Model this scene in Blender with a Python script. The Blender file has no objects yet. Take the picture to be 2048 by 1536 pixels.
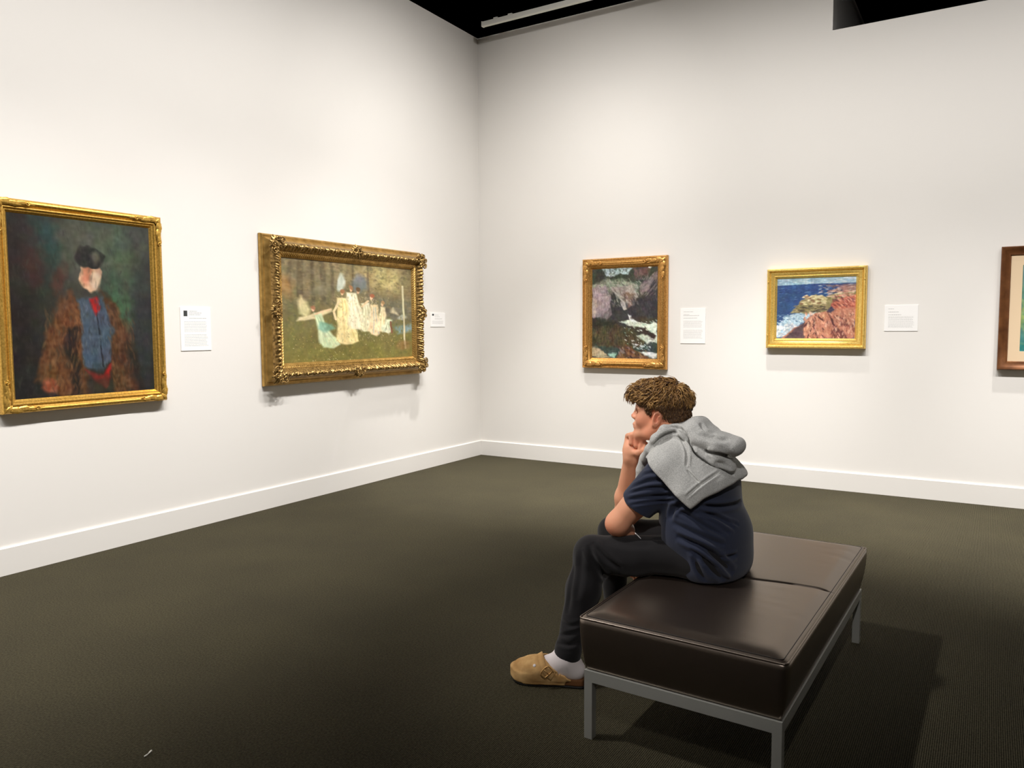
import bpy, bmesh, math, random
import numpy as np
from mathutils import Vector, Matrix
from mathutils.bvhtree import BVHTree

# ------------------------------------------------------------------ camera
YAW, PITCH, ROLL, FPX = 0.555322, 0.0733568, -0.004666, 1533.67
CAM = np.array([4.73969, -6.97612, 1.40])
_f = np.array([-math.sin(YAW)*math.cos(PITCH), math.cos(YAW)*math.cos(PITCH), -math.sin(PITCH)])
_r = np.array([math.cos(YAW), math.sin(YAW), 0.0])
_u = np.cross(_r, _f)
RGT = math.cos(ROLL)*_r + math.sin(ROLL)*_u
UPV = -math.sin(ROLL)*_r + math.cos(ROLL)*_u
FWD = _f
scene = bpy.context.scene
COL = scene.collection
cam_d = bpy.data.cameras.new('camera'); cam = bpy.data.objects.new('camera', cam_d); COL.objects.link(cam)
cam_d.sensor_fit = 'HORIZONTAL'; cam_d.sensor_width = 36.0; cam_d.lens = 36.0*FPX/2048.0
cam_d.clip_start = 0.05; cam_d.clip_end = 100
M = Matrix(((RGT[0], UPV[0], -FWD[0], CAM[0]), (RGT[1], UPV[1], -FWD[1], CAM[1]), (RGT[2], UPV[2], -FWD[2], CAM[2]), (0, 0, 0, 1)))
cam.matrix_world = M
scene.camera = cam

# ------------------------------------------------------------------ view, world, lights
scene.view_settings.view_transform = 'Standard'
scene.view_settings.look = 'None'
scene.view_settings.gamma = 1.0
scene.view_settings.use_curve_mapping = False
scene.view_settings.exposure = 0.0
world = bpy.data.worlds.new('world'); scene.world = world; world.use_nodes = True
world.node_tree.nodes['Background'].inputs[0].default_value = (1.0, 0.95, 0.9, 1)
world.node_tree.nodes['Background'].inputs[1].default_value = 0.0

def spot(name, loc, target, power, angle=75, blend=0.9, radius=0.05, color=(1.0, 0.966, 0.935)):
    d = bpy.data.lights.new(name, 'SPOT'); o = bpy.data.objects.new(name, d); COL.objects.link(o)
    d.energy = power; d.spot_size = math.radians(angle); d.spot_blend = blend; d.shadow_soft_size = radius; d.color = color
    o.location = loc
    o.rotation_euler = (Vector(target)-Vector(loc)).to_track_quat('-Z', 'Y').to_euler()
    return o
# track spotlights: a wide and a narrow row washing each wall, then added fill lamps and a spot on the sitter
WASH, FOCUS = 0.62, 1.55
for y, k in ((-8.6, 1), (-7.4, 1), (-6.2, 1), (-5.0, 1), (-3.8, 1), (-2.6, .95), (-1.6, .9)):
    spot('wall_spotlight', (2.9, y, 4.9), (0.0, y, 1.45), 350*k*WASH, 95, 1.0)
    spot('wall_spotlight', (2.9, y-.3, 4.9), (0.20, y-.3, 0.0), 205*k*FOCUS, 56, 1.0)
for x, k in ((1.6, .8), (2.6, .8), (3.7, .8), (4.9, .8), (6.1, .75), (7.3, .7)):
    spot('wall_spotlight', (x, -2.9, 4.5), (x, 0.0, 1.45), 300*k*WASH, 104, 1.0)
    spot('wall_spotlight', (x+.3, -2.9, 4.5), (x+.3, -0.55, 0.0), 225*k*FOCUS, 56, 1.0)
spot('wall_spotlight', (2.7, -2.7, 4.5), (0.0, 0.0, 2.3), 120, 88, 1.0)  # extra spot added to lift the dark corner between the two walls
for x, y in ((1.2, -1.2), (3.2, -1.1), (5.4, -1.1), (7.4, -1.3)):
    spot('added_floor_fill', (x, y, 4.8), (x-.1, y+.1, 0.0), 1000, 44, 1.0)  # added lamps that brighten the carpet near the walls, no known fixtures
spot('person_fill_spot', (1.1, -5.9, 5.0), (3.6, -4.05, 0.75), 620, 32, 1.0, 0.08)
spot('person_fill_spot', (5.4, -8.6, 5.0), (3.75, -4.1, 0.85), 560, 23, 1.0, 0.08)  # fill added behind the camera to brighten the seated person

# ------------------------------------------------------------------ pixel helpers (photo pixel -> point on a plane of the room)
def _ray(px, py):
    return FWD + RGT*(px-1024)/FPX - UPV*(py-768)/FPX
def at(px, py, Y):
    d = _ray(px, py); return CAM + d*((Y-CAM[1])/d[1])
def atX(px, py, X):
    d = _ray(px, py); return CAM + d*((X-CAM[0])/d[0])
def atZ(px, py, Z):
    d = _ray(px, py); return CAM + d*((Z-CAM[2])/d[2])

# ------------------------------------------------------------------ object helpers
def tag(o, label=None, cat=None, group=None, kind=None):
    if label: o['label'] = label
    if cat: o['category'] = cat
    if group: o['group'] = group
    if kind: o['kind'] = kind
    return o
def empty(name, loc, rz=0.0, label=None, cat=None, group=None):
    o = bpy.data.objects.new(name, None); COL.objects.link(o)
    o.location = loc; o.rotation_euler = (0, 0, rz); o.empty_display_size = 0.05
    return tag(o, label, cat, group)
def link(name, me, mat, parent=None):
    o = bpy.data.objects.new(name, me); COL.objects.link(o)
    if mat is not None and not me.materials: me.materials.append(mat)
    if parent is not None: o.parent = parent
    return o
def mesh_np(name, V, F, smooth=True):
    V = np.asarray(V, np.float32); F = np.asarray(F, np.int32)
    me = bpy.data.meshes.new(name)
    n, k = F.shape
    me.vertices.add(len(V)); me.vertices.foreach_set('co', V.ravel())
    me.loops.add(n*k); me.loops.foreach_set('vertex_index', F.ravel())
    me.polygons.add(n); me.polygons.foreach_set('loop_start', np.arange(0, n*k, k, dtype=np.int32))
    try: me.polygons.foreach_set('loop_total', np.full(n, k, np.int32))
    except Exception: pass
    me.update(calc_edges=True)
    me.polygons.foreach_set('use_smooth', np.full(n, smooth, bool))
    return me
def set_col(me, C, name='Col'):
    a = me.color_attributes.new(name, 'FLOAT_COLOR', 'POINT')
    C = np.asarray(C, np.float32)
    a.data.foreach_set('color', np.concatenate([C, np.ones((len(C), 1), np.float32)], 1).ravel())
def s2l(c):
    c = np.asarray(c, float)/255.0
    return np.where(c <= 0.04045, c/12.92, ((c+0.055)/1.055)**2.4)
def box_mesh(name, lo, hi, bevel=0.0, seg=2):
    bm = bmesh.new(); bmesh.ops.create_cube(bm, size=1)
    lo = Vector(lo); hi = Vector(hi)
    for v in bm.verts:
        v.co = Vector([lo[i]+(hi[i]-lo[i])*(v.co[i]+0.5) for i in range(3)])
    if bevel > 0: bmesh.ops.bevel(bm, geom=bm.edges[:], offset=bevel, segments=seg, affect='EDGES', profile=0.6)
    me = bpy.data.meshes.new(name); bm.to_mesh(me); bm.free()
    return me
def tube(pts, rad, sides=8, closed=False, cap=True):
    P = np.asarray(pts, float); n = len(P); rad = np.broadcast_to(np.asarray(rad, float), (n,))
    T = np.gradient(P, axis=0) if not closed else (np.roll(P, -1, 0)-np.roll(P, 1, 0))
    T /= np.linalg.norm(T, axis=1)[:, None]+1e-12
    up = np.array([0, 0, 1.0]) if abs(T[0][2]) < 0.9 else np.array([1.0, 0, 0])
    nrm = np.cross(T[0], up); nrm /= np.linalg.norm(nrm)
    V = []; a = np.linspace(0, 2*np.pi, sides, endpoint=False)
    for i in range(n):
        nrm = nrm-T[i]*(nrm@T[i]); nrm /= np.linalg.norm(nrm)+1e-12
        b = np.cross(T[i], nrm)
        V.append(P[i]+rad[i]*(np.cos(a)[:, None]*nrm+np.sin(a)[:, None]*b))
    V = np.concatenate(V); F = []
    m = n if closed else n-1
    for i in range(m):
        j = (i+1) % n
        for s in range(sides):
            t = (s+1) % sides
            F.append((i*sides+s, i*sides+t, j*sides+t, j*sides+s))
    if cap and not closed:
        V = np.concatenate([V, P[:1], P[-1:]]); c0 = n*sides; c1 = c0+1
        for s in range(sides):
            t = (s+1) % sides
            F.append((c0, t, s, c0)); F.append((c1, (n-1)*sides+s, (n-1)*sides+t, c1))
    return V, np.array(F)
def fix_tris(V, F):
    # quads whose last index repeats the first are triangles: keep them as tris by building through from_pydata
    return [tuple(int(q) for q in (f[:3] if f[3] == f[0] else f)) for f in F]
def mesh_py(name, V, F, smooth=True):
    me = bpy.data.meshes.new(name); me.from_pydata([tuple(map(float, v)) for v in V], [], fix_tris(V, F)); me.update()
    me.polygons.foreach_set('use_smooth', np.full(len(me.polygons), smooth, bool))
    return me
def merge(parts):
    Vs = []; Fs = []; o = 0
    for V, F in parts:
        Vs.append(np.asarray(V, float)); Fs.append(np.asarray(F)+o); o += len(V)
    return np.concatenate(Vs), np.concatenate(Fs)
def spline(pts, n):
    P = np.asarray(pts, float); m = len(P)
    t = np.linspace(0, m-1, n); out = []
    for x in t:
        i = min(int(x), m-2); u = x-i
        p0 = P[max(i-1, 0)]; p1 = P[i]; p2 = P[i+1]; p3 = P[min(i+2, m-1)]
        out.append(0.5*((2*p1)+(-p0+p2)*u+(2*p0-5*p1+4*p2-p3)*u*u+(-p0+3*p1-3*p2+p3)*u**3))
    return np.array(out)

# ------------------------------------------------------------------ materials
def mat(name, color, rough=0.5, metal=0.0, spec=0.5, **kw):
    m = bpy.data.materials.new(name); m.use_nodes = True
    b = m.node_tree.nodes['Principled BSDF']
    b.inputs['Base Color'].default_value = (*color, 1); b.inputs['Roughness'].default_value = rough
    b.inputs['Metallic'].default_value = metal; b.inputs['Specular IOR Level'].default_value = spec
    for k, v in kw.items(): b.inputs[k].default_value = v
    return m
def nodes(m): return m.node_tree.nodes, m.node_tree.links, m.node_tree.nodes['Principled BSDF']
def noise_color(m, c0, c1, scale=8, detail=4, coord='Object', stretch=(1, 1, 1), p0=0.35, p1=0.65):
    N, L, b = nodes(m)
    tc = N.new('ShaderNodeTexCoord'); mp = N.new('ShaderNodeMapping'); mp.inputs['Scale'].default_value = stretch
    nz = N.new('ShaderNodeTexNoise'); nz.inputs['Scale'].default_value = scale; nz.inputs['Detail'].default_value = detail
    cr = N.new('ShaderNodeValToRGB')
    cr.color_ramp.elements[0].position = p0; cr.color_ramp.elements[0].color = (*c0, 1)
    cr.color_ramp.elements[1].position = p1; cr.color_ramp.elements[1].color = (*c1, 1)
    L.new(tc.outputs[coord], mp.inputs[0]); L.new(mp.outputs[0], nz.inputs['Vector']); L.new(nz.outputs[0], cr.inputs[0])
    L.new(cr.outputs[0], b.inputs['Base Color'])
    return cr
def noise_bump(m, scale, strength, dist=0.002, detail=3, coord='Object', stretch=(1, 1, 1)):
    N, L, b = nodes(m)
    tc = N.new('ShaderNodeTexCoord'); mp = N.new('ShaderNodeMapping'); mp.inputs['Scale'].default_value = stretch
    nz = N.new('ShaderNodeTexNoise'); nz.inputs['Scale'].default_value = scale; nz.inputs['Detail'].default_value = detail
    bp = N.new('ShaderNodeBump'); bp.inputs['Strength'].default_value = strength; bp.inputs['Distance'].default_value = dist
    L.new(tc.outputs[coord], mp.inputs[0]); L.new(mp.outputs[0], nz.inputs['Vector']); L.new(nz.outputs[0], bp.inputs['Height'])
    L.new(bp.outputs[0], b.inputs['Normal'])
    return bp
def attr_color(m, name='Col'):
    N, L, b = nodes(m); a = N.new('ShaderNodeAttribute'); a.attribute_name = name
    L.new(a.outputs['Color'], b.inputs['Base Color']); return a

m_wall = mat('wall_paint', (0.80, 0.775, 0.735), 0.75, spec=0.25); noise_bump(m_wall, 260, 0.06, 0.001)
m_base = mat('baseboard_paint', (0.80, 0.775, 0.735), 0.45, spec=0.4)
m_wall2 = mat('grey_wall_paint', (0.26, 0.25, 0.24), 0.8, spec=0.2)
m_ceil = mat('black_ceiling', (0.002, 0.002, 0.002), 0.95, spec=0.0)
m_dim = mat('grey_partition', (0.10, 0.095, 0.09), 0.8)
m_track = mat('white_track_metal', (0.75, 0.74, 0.68), 0.5)
# carpet: ribs along Y with speckled yarn
m_carpet = mat('ribbed_carpet', (0.05, 0.045, 0.03), 0.95, spec=0.1)
m_carpet.node_tree.nodes['Principled BSDF'].inputs['Sheen Weight'].default_value = 0.06
m_carpet.node_tree.nodes['Principled BSDF'].inputs['Sheen Roughness'].default_value = 0.20
m_carpet.node_tree.nodes['Principled BSDF'].inputs['Sheen Tint'].default_value = (0.80, 0.74, 0.58, 1)
N, L, b = nodes(m_carpet)
tc = N.new('ShaderNodeTexCoord')
wv = N.new('ShaderNodeTexWave'); wv.wave_type = 'BANDS'; wv.bands_direction = 'X'; wv.inputs['Scale'].default_value = 48.0
wv.inputs['Distortion'].default_value = 0.6; wv.inputs['Detail'].default_value = 1.0; wv.inputs['Detail Scale'].default_value = 1.2
nz = N.new('ShaderNodeTexNoise'); nz.inputs['Scale'].default_value = 130; nz.inputs['Detail'].default_value = 3
nz2 = N.new('ShaderNodeTexNoise'); nz2.inputs['Scale'].default_value = 2.2; nz2.inputs['Detail'].default_value = 3
L.new(tc.outputs['Object'], wv.inputs['Vector']); L.new(tc.outputs['Object'], nz.inputs['Vector']); L.new(tc.outputs['Object'], nz2.inputs['Vector'])
cr = N.new('ShaderNodeValToRGB')
cr.color_ramp.elements[0].position = 0.30; cr.color_ramp.elements[0].color = (0.0170, 0.0148, 0.0078, 1)
cr.color_ramp.elements[1].position = 0.72; cr.color_ramp.elements[1].color = (0.094, 0.0825, 0.0500, 1)
mx = N.new('ShaderNodeMix'); mx.data_type = 'FLOAT'; mx.inputs[0].default_value = 0.62
L.new(wv.outputs['Fac'], mx.inputs[2]); L.new(nz.outputs[0], mx.inputs[3]); L.new(mx.outputs[0], cr.inputs[0])
mm = N.new('ShaderNodeMix'); mm.data_type = 'RGBA'; mm.blend_type = 'MULTIPLY'; mm.inputs[0].default_value = 0.5
cr2 = N.new('ShaderNodeValToRGB'); cr2.color_ramp.elements[0].position = 0.3; cr2.color_ramp.elements[0].color = (0.72, 0.72, 0.74, 1)
cr2.color_ramp.elements[1].position = 0.7; cr2.color_ramp.elements[1].color = (1, 1, 0.96, 1)
L.new(nz2.outputs[0], cr2.inputs[0]); L.new(cr.outputs[0], mm.inputs[6]); L.new(cr2.outputs[0], mm.inputs[7]); L.new(mm.outputs[2], b.inputs['Base Color'])
bp = N.new('ShaderNodeBump'); bp.inputs['Strength'].default_value = 0.8; bp.inputs['Distance'].default_value = 0.004
L.new(mx.outputs[0], bp.inputs['Height']); L.new(bp.outputs[0], b.inputs['Normal'])

def gold(name, c0, c1, rough=0.38, metal=0.75, scale=30, spec=0.5):
    m = mat(name, c0, rough, metal, spec); noise_color(m, c0, c1, scale, 6, p0=.3, p1=.7); return m
m_gold1 = gold('warm_gilding', (0.52, 0.29, 0.05), (0.84, 0.52, 0.12), scale=90)
m_gold2 = gold('antique_gilding', (0.10, 0.055, 0.014), (0.55, 0.35, 0.12), 0.40, 0.75, 60)
m_gold2d = gold('antique_gilding_flat', (0.34, 0.20, 0.05), (0.60, 0.37, 0.11), 0.42, 0.7, 20)
m_gold3 = gold('red_gold_gilding', (0.44, 0.205, 0.045), (0.78, 0.43, 0.13), scale=90)
m_gold4 = gold('bright_gilding', (0.74, 0.47, 0.10), (0.96, 0.68, 0.20), 0.34, 0.6, scale=90)
m_bronze = gold('bronze_brown_frame', (0.10, 0.035, 0.012), (0.22, 0.085, 0.028), 0.42, 0.45, 14)
m_dkwood = mat('dark_frame_back', (0.09, 0.05, 0.02), 0.6)
m_mat = mat('tan_mat_board', (0.72, 0.55, 0.36), 0.8)
m_card = mat('white_label_card', (0.92, 0.91, 0.89), 0.5)
m_print = mat('grey_print', (0.46, 0.45, 0.44), 0.7)
m_print2 = mat('dark_print', (0.035, 0.04, 0.04), 0.7)
m_leather = mat('dark_brown_leather', (0.011, 0.0065, 0.005), 0.36, spec=0.5, IOR=2.9)
m_leather.node_tree.nodes['Principled BSDF'].inputs['Specular Tint'].default_value = (1.0, 0.84, 0.70, 1)
noise_bump(m_leather, 420, 0.12, 0.001)
m_steel = mat('brushed_steel', (0.40, 0.40, 0.37), 0.40, 0.35)
noise_bump(m_steel, 300, 0.1, 0.0005)
m_thread = mat('leather_stitch', (0.012, 0.007, 0.005), 0.5)
m_paper = mat('white_scrap', (0.9, 0.88, 0.8), 0.7)
m_paint = mat('oil_paint', (0.5, 0.5, 0.5), 0.5, spec=0.35); attr_color(m_paint); noise_bump(m_paint, 90, 0.25, 0.0015, stretch=(1, 1, 1))

# ------------------------------------------------------------------ the room
H, NZ, NX, BB, TH = 4.476, 3.845, 3.555, 0.161, 0.16
XR, YB = 9.5, -11.0
def struct(name, me, m): return tag(link(name, me, m), kind='structure')
struct('floor', box_mesh('floor', (-TH, YB-TH, -0.1), (XR+TH, 4.0, 0.0)), m_carpet)
struct('wall_left', box_mesh('wall_left', (-TH, YB, 0), (0, TH, H)), m_wall)
# the right wall is lower beyond NX: one outline extruded
bm = bmesh.new()
prof = [(0, 0), (XR, 0), (XR, NZ), (NX, NZ), (NX, H), (0, H)]
fr = [bm.verts.new((x, 0, z)) for x, z in prof]; bk = [bm.verts.new((x, TH, z)) for x, z in prof]
bm.faces.new(fr); bm.faces.new(bk[::-1])
for i in range(6): bm.faces.new((fr[(i+1) % 6], fr[i], bk[i], bk[(i+1) % 6]))
bmesh.ops.recalc_face_normals(bm, faces=bm.faces[:])
me = bpy.data.meshes.new('wall_right'); bm.to_mesh(me); bm.free(); struct('wall_right', me, m_wall)
struct('wall_back', box_mesh('wall_back', (-TH, YB-TH, 0), (XR, YB, H)), m_wall2)
struct('wall_side', box_mesh('wall_side', (XR, YB-TH, 0), (XR+TH, TH, H)), m_wall2)
struct('ceiling', box_mesh('ceiling', (-3.0, YB-3, 6.2), (XR+3, 5.0, 6.3)), m_ceil)
# dark void beyond the low part of the right wall, with a return wall that runs back from the step
struct('wall_beyond', box_mesh('wall_beyond', (-3.0, 3.9, 0), (XR+TH, 4.0, 6.2)), m_ceil)
struct('wall_return', box_mesh('wall_return', (NX-.15, TH+.001, 0), (NX, 3.899, H)), m_wall)

def baseboard(name, a, b, nrm):
    a = Vector(a); b = Vector(b); n = Vector(nrm); up = Vector((0, 0, 1))
    prof = [(0, 0), (0.016, 0), (0.016, BB-0.006), (0.010, BB), (0, BB)]
    bm = bmesh.new()
    A = [bm.verts.new(a+n*x+up*z) for x, z in prof]; B = [bm.verts.new(b+n*x+up*z) for x, z in prof]
    k = len(prof)
    for i in range(k): bm.faces.new((A[i], A[(i+1) % k], B[(i+1) % k], B[i]))
    bm.faces.new(A[::-1]); bm.faces.new(B); bmesh.ops.recalc_face_normals(bm, faces=bm.faces[:])
    me = bpy.data.meshes.new(name); bm.to_mesh(me); bm.free(); return struct(name, me, m_base)
baseboard('baseboard_left', (0.0005, YB, 0.0005), (0.0005, -0.017, 0.0005), (1, 0, 0))
baseboard('baseboard_right', (0.0005, -0.0005, 0.0005), (XR, -0.0005, 0.0005), (0, -1, 0))
# ------------------------------------------------------------------ hanging white track near the corner
_p0 = atZ(966, 49, 4.45)
tr = empty('ceiling_track', (_p0[0], _p0[1], 4.426), 0, 'long white ceiling track hanging under the black ceiling by the corner', 'track')
link('rail', box_mesh('rail', (0, -0.02, 0), (5.2, 0.02, 0.046), 0.004), m_track, tr)
link('end_cap', box_mesh('end_cap', (-0.006, -0.023, -0.003), (0.004, 0.023, 0.049), 0.003), m_track, tr)
for x in (0.13, 0.30, 2.6, 4.6):
    link('hanger', box_mesh('hanger', (x, -0.012, 0.044), (x+0.05, 0.012, 0.062), 0.004), m_track, tr)
for x in (0.155, 2.625, 4.625):
    V, F = tube([(x, 0, 0.06), (x, 0, 1.772)], 0.004, 6); link('drop_rod', mesh_py('drop_rod', V, F), m_ceil, tr)

# ------------------------------------------------------------------ oil paint on canvases: colours are laid on a fine mesh by this small painter
class Painter:
    def __init__(s, W, Hh, seed, base):
        s.W, s.H = W, Hh; s.rng = np.random.RandomState(seed)
        s.x, s.y = np.meshgrid((np.arange(W)+.5)/W, (np.arange(Hh)+.5)/Hh)
        s.asp = Hh/W
        s.img = np.zeros((Hh, W, 3)); s.img[:] = s.rgb(base)
        s.nx = s.noise(7)*.5+s.noise(16)*.3+s.noise(34)*.2; s.ny = s.noise(7)*.5+s.noise(16)*.3+s.noise(34)*.2
        s.grain = s.noise(60, 25)*.5+s.noise(28, 60)*.5
    def rgb(s, c): return np.asarray(c, float)
    def noise(s, nx, ny=None):
        ny = ny or max(2, int(nx*s.asp)); g = s.rng.rand(ny+2, nx+2)*2-1
        X = s.x*nx; Y = s.y*ny; i = X.astype(int); j = Y.astype(int); u = X-i; v = Y-j
        u = u*u*(3-2*u); v = v*v*(3-2*v)
        return (g[j, i]*(1-u)+g[j, i+1]*u)*(1-v)+(g[j+1, i]*(1-u)+g[j+1, i+1]*u)*v
    def put(s, a, c, var=10, grain=None):
        g = s.grain if grain is None else grain
        col = s.rgb(c)[None, None, :]+(g*var)[..., None]
        s.img = s.img*(1-a[..., None])+col*a[..., None]
    def poly(s, pts, c, warp=.012, soft=.006, var=10, op=1.0):
        X = s.x+s.nx*warp*1.7; Y = s.y+s.ny*warp*1.7
        P = np.asarray(pts, float); n = len(P); d = np.full(X.shape, 1e9); ins = np.zeros(X.shape, bool)
        for k in range(n):
            a = P[k]; b = P[(k+1) % n]; e = b-a
            t = np.clip(((X-a[0])*e[0]+(Y-a[1])*e[1])/(e@e+1e-12), 0, 1)
            d = np.minimum(d, np.hypot(X-a[0]-t*e[0], Y-a[1]-t*e[1]))
            if a[1] != b[1]:
                ins ^= ((a[1] > Y) != (b[1] > Y)) & (X < (b[0]-a[0])*(Y-a[1])/(b[1]-a[1])+a[0])
        sd = np.where(ins, -d, d); s.put(np.clip(.5-sd/(2*soft), 0, 1)*op, c, var)
    def ell(s, cx, cy, rx, ry, c, rot=0, warp=.01, soft=.15, var=10, op=1.0):
        X = s.x+s.nx*warp*1.7-cx; Y = s.y+s.ny*warp*1.7-cy; q = math.radians(rot)
        a = (X*math.cos(q)+Y*math.sin(q))/rx; b = (-X*math.sin(q)+Y*math.cos(q))/ry
        s.put(np.clip((1-np.hypot(a, b))/soft+.5, 0, 1)*op, c, var)
    def line(s, pts, w, c, warp=.008, soft=.003, var=8, op=1.0):
        X = s.x+s.nx*warp; Y = s.y+s.ny*warp; P = np.asarray(pts, float); d = np.full(X.shape, 1e9)
        for k in range(len(P)-1):
            a = P[k]; e = P[k+1]-a
            t = np.clip(((X-a[0])*e[0]+(Y-a[1])*e[1])/(e@e+1e-12), 0, 1)
            d = np.minimum(d, np.hypot(X-a[0]-t*e[0], (Y-a[1]-t*e[1])))
        s.put(np.clip((w-d)/soft+.5, 0, 1)*op, c, var)
    def dabs(s, n, box, cols, r=(.006, .02), ratio=2.5, rot=(0, 180), op=.8, var=6):
        for _ in range(n):
            x = s.rng.uniform(box[0], box[2]); y = s.rng.uniform(box[1], box[3]); q = math.radians(s.rng.uniform(*rot))
            rr = s.rng.uniform(*r); c = cols[s.rng.randint(len(cols))]
            i0, i1 = int(max(0, (x-rr*1.5)*s.W)), int(min(s.W, (x+rr*1.5)*s.W+1)); j0, j1 = int(max(0, (y-rr*1.8)*s.H)), int(min(s.H, (y+rr*1.8)*s.H+1))
            if i1 <= i0 or j1 <= j0: continue
            X = s.x[j0:j1, i0:i1]-x; Y = s.y[j0:j1, i0:i1]-y
            a = (X*math.cos(q)+Y*math.sin(q))/rr; b = (-X*math.sin(q)+Y*math.cos(q))/(rr/ratio)
            m = (np.clip((1-np.hypot(a, b))/.4, 0, 1)*op)[..., None]
            s.img[j0:j1, i0:i1] = s.img[j0:j1, i0:i1]*(1-m)+(s.rgb(c)+s.rng.uniform(-var, var))*m
    def mottle(s, a, sc=(9, 22, 48), sat=1.0):
        n = sum(s.noise(k)*w for k, w in zip(sc, (.4, .35, .45))); s.img = s.img*(1+a*n)[..., None]
        for c in range(3): s.img[..., c] += a*40*(s.noise(sc[0])*.5+s.noise(sc[1])*.5)
        g = s.img.mean(2, keepdims=True); s.img = g+(s.img-g)*sat
        return s
    def colors(s): return s2l(np.clip(s.img, 0, 255)).reshape(-1, 3)

def paint_study():
    # a plain tonal study standing in for the portrait: same colours and masses, no likeness
    p = Painter(250, 310, 3, (50, 50, 44))
    p.put(np.clip(1-p.x*2.6+p.nx*.5, 0, 1), (30, 22, 17)); p.put(np.clip((p.y-.45)*1.8+p.nx*.3, 0, 1)*.8, (24, 23, 22))
    p.ell(.62, .16, .36, .22, (84, 88, 74), 0, .06, 1.0, 12, .8); p.ell(.78, .36, .15, .28, (70, 92, 66), 0, .06, .9, 12, .8); p.ell(.74, .55, .06, .16, (66, 110, 76), 0, .05, .8, 10, .6)
    p.ell(.22, .16, .09, .20, (30, 62, 56), 0, .05, .9, 8, .8); p.ell(.16, .27, .09, .10, (70, 30, 20), 0, .05, 1.0, 8, .7); p.ell(.33, .35, .05, .09, (84, 42, 34), 0, .04, .9, 8, .7)
    p.ell(.92, .6, .10, .4, (42, 46, 48), 0, .05, .9, 8, .7)
    p.poly([(.42, .40), (.30, .47), (.22, .62), (.16, .80), (.12, .90), (.24, .92), (.30, 1), (.48, 1), (.50, .6)], (104, 62, 30), .03, .02, 26)
    p.poly([(.60, .40), (.72, .50), (.82, .68), (.88, 1), (.68, 1), (.66, .6)], (92, 54, 28), .03, .02, 26)
    p.poly([(.34, .62), (.36, 1), (.43, 1), (.42, .6)], (36, 26, 20), .03, .02, 10); p.poly([(.78, .66), (.84, 1), (.90, 1), (.86, .74)], (40, 30, 22), .03, .02, 8)
    p.poly([(.44, .44), (.62, .44), (.68, .62), (.67, .80), (.60, .86), (.46, .84)], (66, 82, 100), .02, .012, 14)
    p.line([(.57, .52), (.605, .84)], .006, (32, 40, 52), .01)
    p.poly([(.47, .86), (.60, .88), (.67, .82), (.66, .90), (.60, .97), (.53, .92)], (176, 24, 22), .02, .01, 16)
    p.poly([(.48, .86), (.68, .9), (.68, 1), (.46, 1)], (52, 44, 32), .03, .03, 10, .7)
    p.poly([(.52, .45), (.58, .43), (.60, .49), (.56, .54)], (188, 24, 24), .015, .01, 12)
    p.ell(.545, .31, .075, .10, (214, 168, 128), 0, .02, .15, 24); p.ell(.52, .31, .03, .06, (196, 96, 66), 0, .02, .7, 14, .6); p.ell(.58, .35, .03, .05, (232, 204, 170), 0, .02, .7, 10, .7)
    p.ell(.545, .20, .095, .07, (40, 38, 33), 0, .03, .2, 16); p.ell(.57, .20, .03, .04, (112, 106, 82), 0, .02, .8, 10, .6)
    p.ell(.22, .93, .055, .05, (150, 72, 44), 0, .03, .5, 26)
    p.dabs(500, (0, 0, 1, 1), [(58, 58, 50), (40, 36, 30), (70, 74, 60)], (.01, .03), 3, (60, 120), .22)
    p.dabs(160, (.2, .5, .45, 1), [(134, 84, 42), (70, 40, 20), (150, 100, 56)], (.015, .04), 3.5, (60, 130), .28)
    p.dabs(120, (.66, .5, .85, 1), [(120, 72, 36), (56, 34, 20), (140, 90, 50)], (.015, .04), 3.5, (50, 100), .26)
    p.dabs(120, (.45, .46, .66, .84), [(80, 98, 116), (54, 68, 86), (92, 108, 122)], (.01, .025), 3, (60, 120), .4)
    p.img *= .88
    return p.mottle(.16, (8, 20, 44), .88)
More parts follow.
